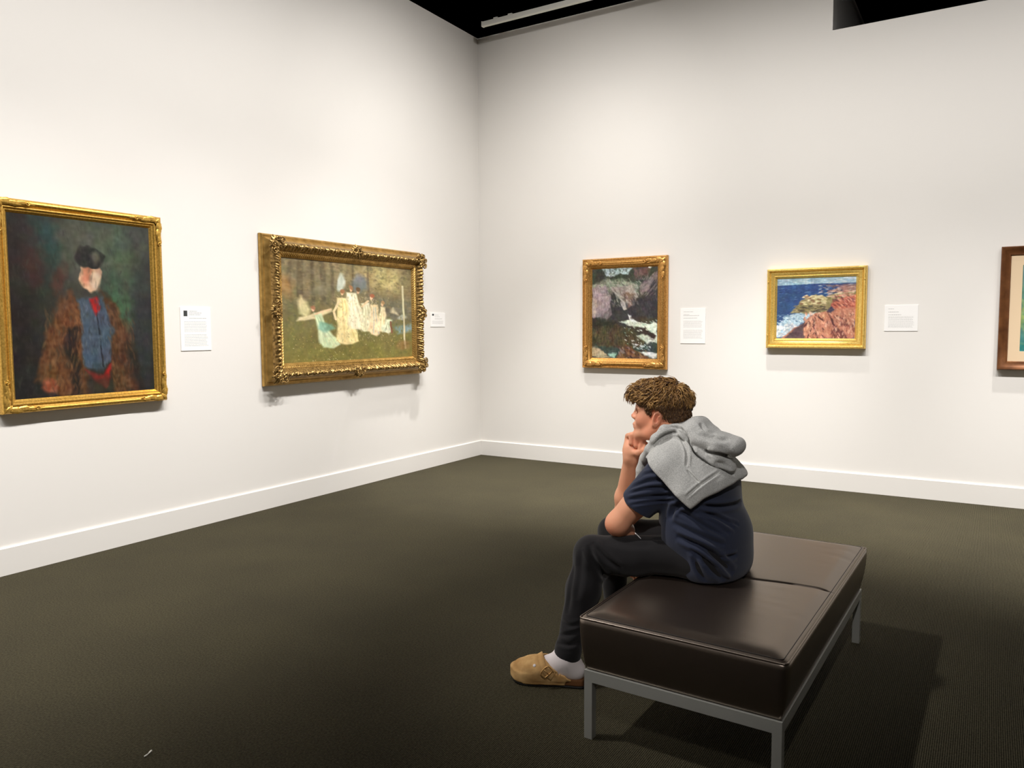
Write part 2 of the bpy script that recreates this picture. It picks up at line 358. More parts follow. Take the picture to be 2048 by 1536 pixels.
def paint_glade():
    p = Painter(330, 190, 11, (112, 104, 62)); W = dict(warp=.016, soft=.010)
    p.put(np.clip((.55-p.y)*3, 0, 1), (112, 102, 74)); p.put(np.clip((p.y-.6)*3+p.nx*.3, 0, 1), (120, 112, 52))
    p.ell(.74, .12, .2, .16, (204, 184, 120), 0, .05, 1.0, 24, .8); p.ell(.16, .1, .2, .28, (130, 116, 86), 0, .05, 1.0, 20, .7); p.ell(.45, .05, .2, .2, (150, 134, 92), 0, .05, .9, 20, .6)
    for x, w in ((.05, .012), (.12, .018), (.2, .012), (.27, .02), (.34, .012), (.1, .006), (.62, .008), (.5, .006)):
        p.line([(x, 0), (x+.01, .42)], w, (94, 82, 60), .014, .012, 16, .7)
    p.poly([(.38, .30), (1, .26), (1, .52), (.3, .46)], (138, 120, 82), .04, .05, 18, .8); p.poly([(.6, .3), (1, .36), (1, .62), (.7, .6)], (112, 110, 94), .04, .05, 16, .7)
    p.poly([(.84, .66), (1, .62), (1, .72), (.88, .74)], (122, 148, 150), .02, .02, 10, .9); p.ell(.90, .56, .045, .03, (186, 186, 166), 0, .02, .5, 10, .8)
    p.dabs(900, (0, 0, 1, .55), [(98, 88, 60), (142, 126, 88), (120, 110, 74), (90, 84, 62), (160, 142, 94)], (.008, .022), 1.6, (0, 180), .3)
    p.dabs(1100, (0, .55, 1, 1), [(108, 104, 48), (136, 130, 62), (98, 96, 48), (150, 136, 66), (120, 116, 56)], (.006, .018), 1.8, (60, 120), .35)
    p.ell(.04, .27, .05, .10, (160, 112, 62), 0, .04, .7, 24, .6)
    p.ell(.42, .19, .04, .08, (204, 210, 196), 8, .03, .45, 12, .85); p.ell(.57, .20, .055, .085, (114, 122, 126), 0, .03, .55, 12, .85); p.ell(.25, .30, .05, .05, (140, 132, 104), 0, .03, .7, 12, .6)
    p.poly([(.10, .40), (.13, .34), (.17, .40), (.19, .48), (.15, .56), (.11, .52)], (220, 206, 150), .02, .015, 14, .9)
    p.poly([(.08, .60), (.10, .56), (.20, .53), (.34, .47), (.35, .50), (.22, .58), (.12, .59)], (222, 204, 156), .014, .008, 12, .9)
    def robe(x, y, x2, y2, wt, wb, c, c2):
        wt *= 1.3; wb *= 1.35
        # a flowing robe: narrow at the shoulder, wide at the hem, with long pale and dark folds
        p.poly([(x-wt, y), (x+wt, y), (x+wt*1.3+(x2-x)*.4, y+(y2-y)*.4), (x2+wb, y2-.03), (x2+wb*.4, y2), (x2-wb*.7, y2-.01), (x2-wb, y2-.06), (x-wt*1.2+(x2-x)*.4, y+(y2-y)*.4)], c, .018, .008, 14)
        for k in range(4):
            u = -.7+.45*k; p.line([(x+wt*u*.6, y+.03), (x+wt*u+(x2-x)*.5, y+(y2-y)*.5), (x2+wb*u, y2-.03)], .0045, c2 if k % 2 else tuple(min(255, q+16) for q in c), .012, .004, 6, .7)
    def head(x, y, hair): p.ell(x, y+.012, .011, .024, (226, 180, 140), 0, .008, .5, 8); p.ell(x+.004, y-.008, .016, .022, hair, -20, .012, .5, 10)
    robe(.235, .52, .32, .87, .022, .055, (198, 212, 166), (174, 196, 152)); p.poly([(.25, .60), (.34, .62), (.36, .67), (.28, .70), (.24, .68)], (122, 172, 146), .02, .012, 14, .8); head(.205, .47, (160, 108, 74)); p.line([(.22, .53), (.33, .48)], .008, (228, 196, 152), .008)
    robe(.425, .35, .455, .84, .030, .070, (238, 216, 152), (222, 192, 124)); head(.425, .29, (158, 106, 70)); p.line([(.40, .38), (.355, .50), (.37, .58)], .009, (236, 208, 160), .008)
    robe(.50, .29, .53, .70, .026, .046, (236, 226, 190), (216, 204, 164)); head(.49, .25, (170, 124, 86)); head(.545, .27, (110, 84, 56))
    robe(.60, .40, .61, .72, .026, .042, (230, 222, 182), (210, 200, 156)); head(.645, .33, (162, 98, 66)); p.line([(.62, .38), (.57, .44)], .009, (236, 204, 156), .008)
    robe(.665, .42, .675, .76, .018, .034, (236, 206, 158), (180, 188, 176)); robe(.735, .44, .725, .72, .018, .030, (238, 218, 170), (222, 198, 150)); head(.735, .40, (180, 140, 96))
    robe(.785, .58, .775, .73, .014, .036, (214, 218, 182), (160, 170, 140)); p.line([(.805, .6), (.82, .72)], .007, (130, 84, 62)); p.poly([(.80, .50), (.83, .44), (.87, .53)], (214, 200, 156), .015, .012, 10, .8)
    p.dabs(160, (.38, .34, .70, .74), [(246, 234, 202), (222, 194, 142), (240, 222, 180), (206, 198, 172)], (.006, .016), 3.5, (70, 110), .4)
    p.line([(.915, .2), (.935, .9)], .008, (208, 198, 158), .008); p.ell(.92, .88, .07, .05, (146, 108, 62), 0, .03, .7, 20, .7)
    p.dabs(120, (.05, .74, .9, 1), [(206, 190, 120), (224, 214, 168), (188, 148, 92)], (.003, .006), 1.2, (0, 180), .7)
    p.dabs(260, (.34, .30, .80, .80), [(226, 212, 168), (150, 138, 92), (206, 190, 142), (132, 122, 78)], (.008, .02), 2.6, (55, 125), .28)
    return p.mottle(.12, (14, 34, 70), .95)
def paint_gorge():
    p = Painter(200, 260, 21, (58, 54, 50))
    p.poly([(0, 0), (1, 0), (1, .22), (0, .16)], (56, 62, 50), .03, .02, 16); p.poly([(.14, 0), (.62, 0), (.55, .06), (.30, .09), (.22, .09)], (172, 192, 194), .02, .008, 8)
    p.poly([(.62, 0), (.9, 0), (.86, .12), (.66, .12)], (112, 84, 78), .03, .02, 18); p.ell(.88, .015, .03, .018, (220, 220, 216), 0, .02, .4)
    p.poly([(.0, .18), (.25, .12), (.6, .14), (.75, .18), (.72, .30), (.3, .26), (0, .24)], (132, 138, 118), .03, .015, 26)
    p.dabs(120, (.1, .13, .75, .28), [(150, 164, 134), (92, 104, 86), (170, 160, 152), (84, 88, 78)], (.015, .04), 3, (0, 60), .6)
    p.poly([(0, .22), (.2, .18), (.30, .33), (.28, .44), (.14, .55), (0, .54)], (150, 134, 136), .02, .01, 20); p.poly([(0, .30), (.07, .34), (.09, .5), (.03, .54), (0, .52)], (172, 152, 142), .02, .012, 12)
    p.poly([(.28, .22), (.62, .20), (.72, .30), (.66, .42), (.50, .36), (.38, .32)], (158, 148, 140), .02, .01, 20); p.poly([(.48, .28), (.68, .28), (.64, .40), (.52, .44)], (116, 94, 80), .02, .012, 14)
    p.poly([(.42, .33), (.50, .37), (.55, .44), (.50, .46), (.45, .39)], (176, 166, 156), .015, .008, 10)
    p.poly([(.74, .20), (1, .06), (1, .2), (.82, .26), (.76, .34)], (132, 116, 112), .02, .012, 16); p.poly([(.78, .32), (.9, .2), (1, .1), (1, .62), (.5, .56), (.3, .58), (.3, .32), (.40, .34), (.52, .46), (.66, .40)], (54, 52, 54), .02, .012, 10)
    p.poly([(.10, .56), (.30, .43), (.32, .50), (.24, .58)], (118, 106, 106), .02, .01, 12)
    p.dabs(150, (0, .2, .3, .55), [(164, 146, 148), (128, 114, 120), (182, 164, 160), (110, 98, 104)], (.015, .045), 4, (70, 110), .4); p.dabs(110, (.3, .2, .72, .42), [(170, 160, 152), (126, 114, 108), (104, 88, 78), (186, 178, 168)], (.012, .04), 3, (20, 80), .45); p.dabs(80, (.5, .3, 1, .6), [(62, 58, 60), (44, 42, 44), (76, 68, 70)], (.02, .05), 3, (40, 80), .5); p.dabs(50, (.76, .08, 1, .3), [(150, 134, 130), (112, 98, 98), (90, 80, 80)], (.02, .05), 3.5, (-60, -30), .5)
    p.dabs(120, (0, 0, 1, .14), [(48, 54, 42), (66, 72, 56), (36, 40, 34)], (.01, .03), 1.5, (0, 180), .35)
    p.poly([(0, .55), (.4, .58), (.42, .68), (0, .68)], (44, 44, 34), .03, .02, 10); p.poly([(0, .66), (.4, .62), (.66, .70), (.86, .80), (.80, .88), (.3, .90), (0, .88)], (74, 64, 42), .03, .015, 24)
    p.dabs(160, (0, .65, .7, .86), [(96, 88, 48), (54, 44, 30), (86, 70, 46), (60, 60, 36)], (.02, .05), 4, (60, 120), .45)
    p.poly([(.44, .58), (.60, .57), (.78, .61), (1, .62), (1, .82), (.86, .84), (.70, .74), (.84, .74), (.64, .66)], (206, 216, 196), .02, .008, 22); p.poly([(.56, .50), (.62, .52), (.70, .60), (.62, .60)], (214, 220, 216), .02, .008, 14)
    p.poly([(.62, .66), (.82, .67), (.98, .75), (.94, .79), (.72, .71)], (56, 42, 38), .02, .01, 12); p.poly([(.62, .54), (.72, .53), (1, .56), (1, .61), (.8, .61)], (66, 58, 44), .03, .02, 12)
    p.poly([(0, .86), (.5, .88), (.9, .84), (1, .80), (1, 1), (0, 1)], (52, 68, 62), .03, .012, 16); p.poly([(0, .86), (.1, .88), (.28, 1), (0, 1)], (172, 156, 118), .02, .01, 20)
    p.poly([(.38, 1), (.44, .88), (.52, .83), (.62, .86), (.74, .92), (.9, 1)], (112, 74, 46), .02, .01, 30); p.dabs(60, (.42, .86, .85, 1), [(70, 44, 40), (150, 108, 70), (150, 130, 128), (60, 40, 36)], (.015, .04), 2.5, (0, 60), .6)
    p.poly([(.74, .92), (1, .94), (1, 1), (.92, 1)], (214, 218, 214), .02, .01, 18); p.poly([(.25, .96), (.38, .93), (.36, 1), (.28, 1)], (140, 180, 160), .02, .01, 12); p.dabs(30, (.64, .84, .9, .9), [(196, 206, 204), (120, 140, 134)], (.01, .03), 2.5, (-20, 30), .7)
    p.dabs(60, (.5, .58, 1, .84), [(234, 240, 226), (160, 190, 170), (190, 200, 186)], (.01, .03), 3, (0, 40), .6)
    return p.mottle(.22, (10, 24, 54), .85)
def paint_coast():
    p = Painter(230, 190, 31, (40, 74, 128))
    p.poly([(-.1, -.1), (1.1, -.1), (1.1, .10), (-.1, .12)], (150, 186, 204), .01, .008, 16); p.dabs(60, (0, .01, 1, .10), [(210, 222, 226), (120, 160, 188), (190, 206, 214)], (.02, .06), 5, (-8, 5), .7)
    p.poly([(-.1, .12), (1.1, .095), (1.1, .24), (-.1, .26)], (38, 70, 132), .008, .006, 12); p.dabs(300, (0, .14, .7, .8), [(30, 60, 118), (58, 96, 150), (44, 84, 140), (84, 124, 166), (26, 48, 96)], (.015, .04), 4, (-12, 12), .6)
    p.poly([(.55, .13), (1, .095), (1, .17), (.72, .15)], (120, 96, 104), .02, .01, 18); p.poly([(.64, .22), (.8, .15), (1, .12), (1, .26), (.8, .24)], (166, 120, 106), .02, .01, 22); p.poly([(.66, .24), (.8, .20), (.94, .24), (.8, .28)], (72, 62, 84), .02, .01, 12)
    p.dabs(60, (.55, .12, 1, .26), [(210, 168, 148), (140, 90, 84), (90, 80, 100), (180, 196, 206)], (.015, .035), 4, (-15, 10), .6)
    p.poly([(.16, .58), (.26, .46), (.3, .40), (.36, .34), (.5, .28), (.62, .34), (.78, .24), (1, .22), (1, .5), (.7, .56), (.5, .60), (.3, .60)], (150, 134, 86), .02, .01, 22)
    p.dabs(60, (.32, .29, .62, .44), [(214, 196, 140), (186, 160, 104), (130, 84, 56), (226, 208, 156)], (.02, .05), 2, (-30, 20), .75); p.dabs(60, (.22, .46, .7, .6), [(84, 72, 54), (110, 98, 64), (58, 50, 48), (140, 122, 70)], (.02, .045), 2.5, (-20, 20), .65)
    p.dabs(40, (.66, .22, 1, .32), [(208, 150, 122), (180, 110, 88), (226, 190, 160)], (.02, .05), 3, (-20, 5), .75)
    p.poly([(.72, .44), (.82, .34), (1, .28), (1, .56), (.82, .56), (.7, .52)], (190, 96, 72), .02, .01, 26); p.dabs(70, (.72, .3, 1, .54), [(214, 128, 100), (150, 66, 52), (226, 156, 120), (120, 60, 60)], (.02, .045), 2.5, (20, 70), .65)
    p.poly([(.02, .8), (.1, .62), (.3, .6), (.55, .58), (.4, .70), (.3, .76), (.1, .98), (0, 1)], (166, 196, 212), .03, .015, 22); p.dabs(130, (0, .6, .5, .8), [(226, 234, 236), (110, 150, 178), (180, 206, 214), (80, 120, 156)], (.01, .03), 2.5, (-20, 50), .7)
    p.dabs(90, (.0, .76, .26, .96), [(240, 238, 232), (214, 214, 208), (170, 184, 196)], (.015, .035), 1.6, (0, 180), .75)
    p.poly([(.06, 1), (.22, .82), (.34, .76), (.42, .66), (.52, .58), (.74, .54), (1, .50), (1, 1)], (196, 122, 92), .02, .01, 22); p.poly([(.10, 1), (.22, .84), (.36, .74), (.34, .86), (.36, 1)], (92, 70, 74), .02, .012, 14)
    for a in ([(.36, .80), (.42, .72), (.44, .86), (.40, 1)], [(.50, .66), (.47, .80), (.54, 1)], [(.66, .56), (.74, .76), (.84, .98)], [(.78, .64), (.9, .72), (1, .86)], [(.52, .62), (.60, .70)]):
        p.line(a, .012, (104, 56, 50), .02, .008)
    p.poly([(.70, .9), (.74, .80), (.84, .84), (.92, 1), (.7, 1)], (120, 64, 58), .02, .01, 14); p.poly([(.78, .72), (.92, .68), (1, .78), (1, .9), (.86, .80)], (150, 84, 66), .02, .012, 16); p.poly([(.64, .56), (.72, .48), (.74, .54), (.7, .6)], (70, 62, 84), .02, .01, 10)
    p.dabs(190, (.36, .58, 1, 1), [(224, 158, 120), (206, 130, 98), (236, 182, 146), (170, 96, 74), (214, 146, 112)], (.02, .05), 2.8, (50, 110), .6)
    p.dabs(50, (.36, .6, 1, 1), [(100, 58, 54), (130, 74, 62)], (.012, .04), 4, (50, 120), .7)
    return p.mottle(.15, (10, 24, 54), .80)
def paint_green():
    p = Painter(120, 140, 41, (84, 128, 112)); p.put(np.clip((.35-p.y)*3, 0, 1), (96, 130, 120)); p.put(np.clip(1-abs(p.y-.62)*5+p.nx*.4, 0, 1), (150, 170, 92)); p.put(np.clip((p.y-.8)*6, 0, 1), (40, 130, 130))
    p.dabs(300, (0, 0, 1, 1), [(70, 118, 108), (110, 150, 120), (160, 176, 110), (54, 110, 120)], (.02, .06), 2, (0, 180), .45)
    return p.mottle(.12)

# ------------------------------------------------------------------ picture frames
class Wall:
    # u runs to the right along the wall as seen from the room, n points into the room
    def __init__(s, u, n): s.u = np.array(u, float); s.n = np.array(n, float); s.z = np.array((0, 0, 1.0))
    def P(s, a, v, d): return s.u*np.asarray(a, float)[..., None]+s.z*np.asarray(v, float)[..., None]+s.n*np.asarray(d, float)[..., None]
LEFT = Wall((0, 1, 0), (1, 0, 0)); RIGHT = Wall((1, 0, 0), (0, -1, 0))
def ring_mesh(name, w, rect, profile, step=0.02, disp=None):
    u0, u1, v0, v1 = rect; K = len(profile); rows = []
    nu = max(2, int((u1-u0)/step)); nv = max(2, int((v1-v0)/step))
    for k, (ins, dep) in enumerate(profile):
        a0, a1, b0, b1 = u0+ins, u1-ins, v0+ins, v1-ins; A = []; B = []; S = []
        for (ax, ay, bx, by, n) in ((a0, b0, a1, b0, nu), (a1, b0, a1, b1, nv), (a1, b1, a0, b1, nu), (a0, b1, a0, b0, nv)):
            t = np.arange(n)/n; A.append(ax+(bx-ax)*t); B.append(ay+(by-ay)*t); Ln = abs(bx-ax)+abs(by-ay); S.append((t-.5)*Ln)
        A = np.concatenate(A); B = np.concatenate(B); S = np.concatenate(S); D = np.full(A.shape, dep)
        if disp is not None: D = D+disp(S, k, ins)
        rows.append(w.P(A, B, D))
    n = len(rows[0]); V = np.concatenate(rows); F = []
    for k in range(K-1):
        i = np.arange(n); j = (i+1) % n
        F.append(np.stack([k*n+i, k*n+j, (k+1)*n+j, (k+1)*n+i], 1))
    return V, np.concatenate(F)
def leaf(p0, d, side, n, Ln, Wd, Ht, curl=0.0, bend=0.0, na=9, nb=7):
    p0 = np.asarray(p0, float); a = np.linspace(0, 1, na)[:, None]; b = np.linspace(-1, 1, nb)[None, :]
    wid = Wd*(np.sin(np.pi*np.clip(a*.92+.06, 0, 1))**.8)*(1+.18*np.cos(a*22))
    x = Ln*a+0*b; y = wid*b+bend*a*a; z = Ht*(1-b*b*.9)*np.sin(np.pi*(a*.85+.1))-Ht*.35*np.exp(-(b/.18)**2)+curl*a*a-.001
    V = p0+x[..., None]*d+y[..., None]*side+z[..., None]*n
    i, j = np.meshgrid(np.arange(na-1), np.arange(nb-1), indexing='ij'); q = (i*nb+j).ravel()
    return V.reshape(-1, 3), np.stack([q, q+1, q+nb+1, q+nb], 1)
def blob(c, r, n, sq=1.0, k=8):
    th = np.linspace(0, np.pi, 6)[:, None]; ph = np.linspace(0, 2*np.pi, k, endpoint=False)[None, :]
    d = np.stack([np.sin(th)*np.cos(ph), np.sin(th)*np.sin(ph), np.cos(th)+0*ph], -1)
    V = np.asarray(c)+r*d; V = V-(1-sq)*((V-np.asarray(c))@n)[..., None]*n
    F = []
    for i in range(5):
        for j in range(k): F.append((i*k+j, i*k+(j+1) % k, (i+1)*k+(j+1) % k, (i+1)*k+j))
    return V.reshape(-1, 3), np.array(F)
def scroll(c, d, s, n, R0, turns, r, up=.004):
    t = np.linspace(0, 1, 22); a = t*turns*2*np.pi; R = R0*(1-.85*t)
    P = np.asarray(c)+(R*np.cos(a))[:, None]*d+(R*np.sin(a))[:, None]*s+(up+t*.008)[:, None]*n
    return tube(P, r*(1-.4*t), 6)
def corner_leafs(w, cu, cv, su, sv, dep, Ln, Wd, Ht, n=3):
    # carved leaves that run from a corner along both rails (su, sv: directions into the frame)
    U = w.u; Zz = w.z; nn = w.n; parts = []; c = w.P(cu, cv, dep)
    for d, s in ((U*su, Zz*sv), (Zz*sv, U*su)):
        for k in range(n):
            parts.append(leaf(c+d*(Ln*.28*k)+s*Wd*.1*(k % 2), d, s, nn, Ln*.55, Wd*(1-.12*k), Ht, .001, Wd*.35*(1 if k % 2 else -1)))
        parts.append(scroll(c+d*(Ln*.98)+s*Wd*.1, d, s, nn, Wd*.6, 1.2, Ht*.5))
        parts.append(leaf(c+d*(Ln*.75), d, s, nn, Ln*.55, Wd*.5, Ht*.8, .0, Wd*.2))
    dg = (U*su+Zz*sv)/math.sqrt(2); ds = (U*su-Zz*sv)/math.sqrt(2)
    parts.append(leaf(c-dg*Wd*.8, dg, ds, nn, Wd*2.6, Wd*.8, Ht*1.3)); parts.append(blob(c+dg*Wd*.2, Wd*.35, nn, .7))
    return merge(parts)
def cartouche(w, cu, cv, du, dv, dep, R, seed):
    # baroque cluster of leaves and scrolls, du/dv point outwards from the picture
    U = w.u; Zz = w.z; nn = w.n; c = w.P(cu, cv, dep); o = U*du+Zz*dv; o = o/np.linalg.norm(o); s = np.cross(nn, o); rg = np.random.RandomState(seed); parts = []
    for a in np.linspace(-2.6, 2.6, 11):
        d = o*math.cos(a)+s*math.sin(a); q = -o*math.sin(a)+s*math.cos(a)
        parts.append(leaf(c+d*R*.12, d, q, nn, R*(.85+.25*rg.rand()-.10*abs(a)/2.6), R*.24, R*.26, -R*.15, R*.12*rg.randn()))
    for sg in (-1, 1):
        parts.append(scroll(c+s*sg*R*.75-o*R*.15, o, s*sg, nn, R*.42, 1.6, R*.10, R*.16)); parts.append(scroll(c+s*sg*R*.35+o*R*.45, -o, s*sg, nn, R*.3, 1.4, R*.09, R*.22))
        parts.append(blob(c+s*sg*R*.75-o*R*.15, R*.13, nn, .8))
    parts.append(blob(c+nn*R*.12, R*.3, nn, .7)); parts.append(leaf(c+nn*R*.22-o*R*.3, o, s, nn, R*.9, R*.2, R*.14))
    return merge(parts)

def picture(name, w, rect, label, cat, layers, canvas_ins, canvas_dep, painter, orn=None, canvas_label=None):
    u0, u1, v0, v1 = rect; base = w.P((u0+u1)/2, v0, 0.0); root = empty(name, base, 0, label, cat)
    for (nm, prof, m, step, disp) in layers:
        V, F = ring_mesh(nm, w, rect, prof, step, disp); me = mesh_np(nm, V-base, F, True)
        o = link(nm, me, m, root); md = o.modifiers.new('edge', 'EDGE_SPLIT'); md.split_angle = math.radians(38)
    # back board closes the frame against the wall
    if painter is not None:
        a0, a1, b0, b1 = u0+canvas_ins, u1-canvas_ins, v0+canvas_ins, v1-canvas_ins
        W, Hh = painter.W, painter.H; A, B = np.meshgrid(np.linspace(a0, a1, W), np.linspace(b1, b0, Hh)); n = W*Hh
        relief = painter.img.mean(2)/255*.0012
        V = w.P(A, B, canvas_dep+relief).reshape(-1, 3)
        i, j = np.meshgrid(np.arange(Hh-1), np.arange(W-1), indexing='ij'); q = (i*W+j).ravel(); F = np.stack([q, q+W, q+W+1, q+1], 1)
        rim = np.concatenate([np.arange(W), np.arange(1, Hh)*W+W-1, (Hh-1)*W+np.arange(W-2, -1, -1), np.arange(Hh-2, 0, -1)*W]); R = len(rim)
        Vb = V[rim]-w.n*(canvas_dep*0.6); V = np.concatenate([V, Vb]); k = np.arange(R); k2 = (k+1) % R
        F = np.concatenate([F, np.stack([rim[k], rim[k2], n+k2, n+k], 1)])
        C = painter.colors(); C = np.concatenate([C, C[rim]])
        me = mesh_np('canvas', V-base, F, False); set_col(me, C); c = link('canvas', me, m_paint, root)
        if canvas_label: c['label'] = canvas_label
    for nm, (V, F), m in (orn or []):
        link(nm, mesh_py(nm, V-base, F), m, root)
    return root

def corners(w, rect, ins, dep, Ln, Wd, Ht, m):
    u0, u1, v0, v1 = rect
    return [('corner_ornament', corner_leafs(w, a, b, su, sv, dep, Ln, Wd, Ht), m) for a, b, su, sv in
            ((u0+ins, v0+ins, 1, 1), (u1-ins, v0+ins, -1, 1), (u0+ins, v1-ins, 1, -1), (u1-ins, v1-ins, -1, -1))]
R1 = (-4.842, -3.824, 0.924, 2.140)
picture('framed_portrait', LEFT, R1, 'tall dark oil painting of brown, blue and red in a wide gold frame', 'painting', [
    ('outer_moulding', [(0, 0.004), (0, .040), (.004, .052), (.012, .060), (.022, .062), (.032, .055), (.038, .046), (.042, .044)], m_gold1, .02, None),
    ('inner_moulding', [(.0421, .045), (.046, .051), (.052, .052), (.057, .046), (.060, .042), (.066, .041), (.070, .036), (.080, .026)], m_gold1, .2, None)],
    .0785, .028, paint_study(), corners(LEFT, R1, .022, .058, .16, .020, .009, m_gold1))
def carve(S, k, ins):
    if ins < .05 or ins > .128: return 0.0*S
    ph = (ins-.06)*60; am = .0075*math.sin(math.pi*(ins-.05)/.08)
    return am*(np.sin(S*2*np.pi/.034+ph)*.6+np.sin(S*2*np.pi/.021-ph*1.9)*.5+np.sin(np.abs(S)*2*np.pi/.095+ph*1.1)*.5)
def beads(S, k, ins): return (.004*np.abs(np.sin(S*np.pi/.020)) if .004 < ins < .022 else 0.0*S)
def rope(S, k, ins): return (.0035*np.sin(S*2*np.pi/.022+ins*420) if .142 < ins < .162 else 0.0*S)
R2 = (-2.990, -1.066, 0.958, 2.126)
orn2 = []
u0, u1, v0, v1 = R2; sd = 1
for a, b, du, dv in ((u0+.085, v0+.085, -1, -1), (u1-.085, v0+.085, 1, -1), (u0+.085, v1-.085, -1, 1), (u1-.085, v1-.085, 1, 1)):
    orn2.append(('corner_ornament', cartouche(LEFT, a, b, du, dv, .114, .072, sd), m_gold2)); sd += 1
for a, b, du, dv in (((u0+u1)/2, v0+.075, 0, -1), ((u0+u1)/2, v1-.075, 0, 1), (u0+.075, (v0+v1)/2, -1, 0), (u1-.075, (v0+v1)/2, 1, 0)):
    orn2.append(('centre_ornament', cartouche(LEFT, a, b, du, dv, .114, .060, sd), m_gold2)); sd += 1
picture('framed_woodland_painting', LEFT, R2, 'wide painting of pale figures in a glade in a heavy carved antique gold frame', 'painting', [
    ('back_moulding', [(0, .004), (0, .026), (.003, .032), (.012, .037), (.021, .034), (.026, .036), (.030, .040), (.040, .050), (.052, .074)], m_gold2d, .008, beads),
    ('carved_moulding', [(.0515, .072), (.056, .090), (.062, .106), (.070, .118), (.078, .126), (.086, .128), (.094, .125), (.102, .117), (.110, .106), (.118, .094), (.126, .084), (.130, .078)], m_gold2, .0045, carve),
    ('inner_moulding', [(.130, .080), (.138, .080), (.144, .078), (.149, .079), (.154, .076), (.160, .070), (.165, .064), (.174, .052)], m_gold2d, .006, rope)],
    .172, .054, paint_glade(), orn2)
R3 = (1.272, 2.157, 0.995, 2.073)
picture('framed_gorge_painting', RIGHT, R3, 'upright painting of grey rocks and white rapids in a reddish gold frame', 'painting', [
    ('outer_moulding', [(0, .004), (0, .040), (.005, .050), (.014, .052), (.020, .046), (.028, .050), (.038, .058), (.050, .060), (.058, .054)], m_gold3, .02, None),
    ('inner_moulding', [(.058, .0545), (.064, .056), (.070, .050), (.074, .046), (.082, .044), (.090, .034), (.103, .022)], m_gold3, .2, None)],
    .100, .024, paint_gorge(), corners(RIGHT, R3, .040, .056, .17, .026, .011, m_gold3))
R4 = (3.075, 3.877, 1.211, 1.897)
def corners_small(w, rect, ins, dep, m):
    return [(n, vf, mm) for n, vf, mm in corners(w, rect, ins, dep, .10, .010, .004, m)]
picture('framed_coast_painting', RIGHT, R4, 'small seascape of blue water and orange rocks in a bright gold frame', 'painting', [
    ('outer_moulding', [(0, .004), (0, .044), (.004, .056), (.012, .062), (.022, .060), (.028, .050), (.031, .045)], m_gold4, .02, None),
    ('inner_moulding', [(.031, .046), (.036, .050), (.054, .047), (.060, .044), (.064, .047), (.070, .046), (.075, .038), (.087, .024)], m_gold4, .2, None)],
    .084, .026, paint_coast(), corners_small(RIGHT, R4, .014, .058, m_gold4))
R5 = (4.803, 5.75, 1.062, 1.992)
pr = picture('framed_green_picture', RIGHT, R5, 'matted green picture in a plain dark brown frame beyond the seascape', 'picture', [
    ('frame', [(0, .004), (0, .046), (.006, .052), (.014, .051), (.030, .040), (.050, .030), (.058, .030), (.064, .022), (.066, .014)], m_bronze, .2, None),
    ('mat_board', [(.062, .016), (.140, .016), (.1415, .012)], m_mat, .2, None)],
    .1405, .0125, paint_green())

# ------------------------------------------------------------------ wall labels
def wall_label(w, rect, label, thumb=False, rows=((0.90, .35), (.86, .45), (.82, .5)), paras=((.74, .46), (.40, .08)), seed=0):
    u0, u1, v0, v1 = rect; base = w.P((u0+u1)/2, v0, 0.0); root = empty('wall_label', base, 0, label, 'wall label', 'wall labels')
    def slab(a0, a1, b0, b1, d0, d1):
        V = np.array([w.P(a, b, d) for d in (d0, d1) for a, b in ((a0, b0), (a1, b0), (a1, b1), (a0, b1))]).reshape(8, 3)-base
        F = np.array([(0, 1, 2, 3), (4, 5, 6, 7), (0, 1, 5, 4), (1, 2, 6, 5), (2, 3, 7, 6), (3, 0, 4, 7)]); return V, F
    V, F = slab(u0, u1, v0, v1, .0003, .005); link('card', mesh_np('card', V, F, False), m_card, root)
    rg = random.Random(seed); W = u1-u0; Hh = v1-v0; parts = []; lh = .0035
    x0 = u0+W*.12
    def text_row(yy, frac, hgt, xs=x0):
        x = xs; end = x0+W*.78*frac
        while x < end:
            l = rg.uniform(.004, .014); parts.append(slab(x, min(x+l, end), yy, yy+hgt, .0045, .0053)); x += l+.0025
    for yy, fr in rows: text_row(v0+Hh*yy, fr+(.25 if thumb else 0), .0042, x0+(W*.17 if thumb else 0))
    for a, bb in paras:
        y = v0+Hh*a
        while y > v0+Hh*bb:
            text_row(y, rg.uniform(.9, 1.0), .0022); y -= .0085
    V, F = merge(parts); tag(link('printed_text', mesh_np('printed_text', V, F, False), m_print, root), kind='stuff')
    if thumb:
        V, F = slab(u0+W*.11, u0+W*.23, v0+Hh*.79, v0+Hh*.92, .0045, .0055); link('thumbnail_print', mesh_np('thumbnail_print', V, F, False), m_print2, root)
    return root
wall_label(LEFT, (-3.675, -3.432, 1.250, 1.553), 'white wall label with a dark thumbnail picture, right of the tall portrait', True, ((.90, .3), (.86, .5), (.82, .45), (.74, .7)), ((.66, .42), (.36, .10)), 1)
wall_label(LEFT, (-0.880, -0.640, 1.412, 1.553), 'white wall label partly hidden behind the carved gold frame', True, ((.82, .3), (.70, .4), (.56, .6)), ((.40, .18),), 2)
wall_label(RIGHT, (2.279, 2.518, 1.245, 1.570), 'tall white wall label between the rapids painting and the seascape', False, ((.90, .5), (.82, .3), (.79, .8), (.72, .7)), ((.64, .44), (.38, .12)), 3)
wall_label(RIGHT, (4.010, 4.254, 1.358, 1.567), 'landscape format white wall label right of the seascape', False, ((.85, .22), (.73, .4), (.62, .5)), ((.55, .14),), 4)

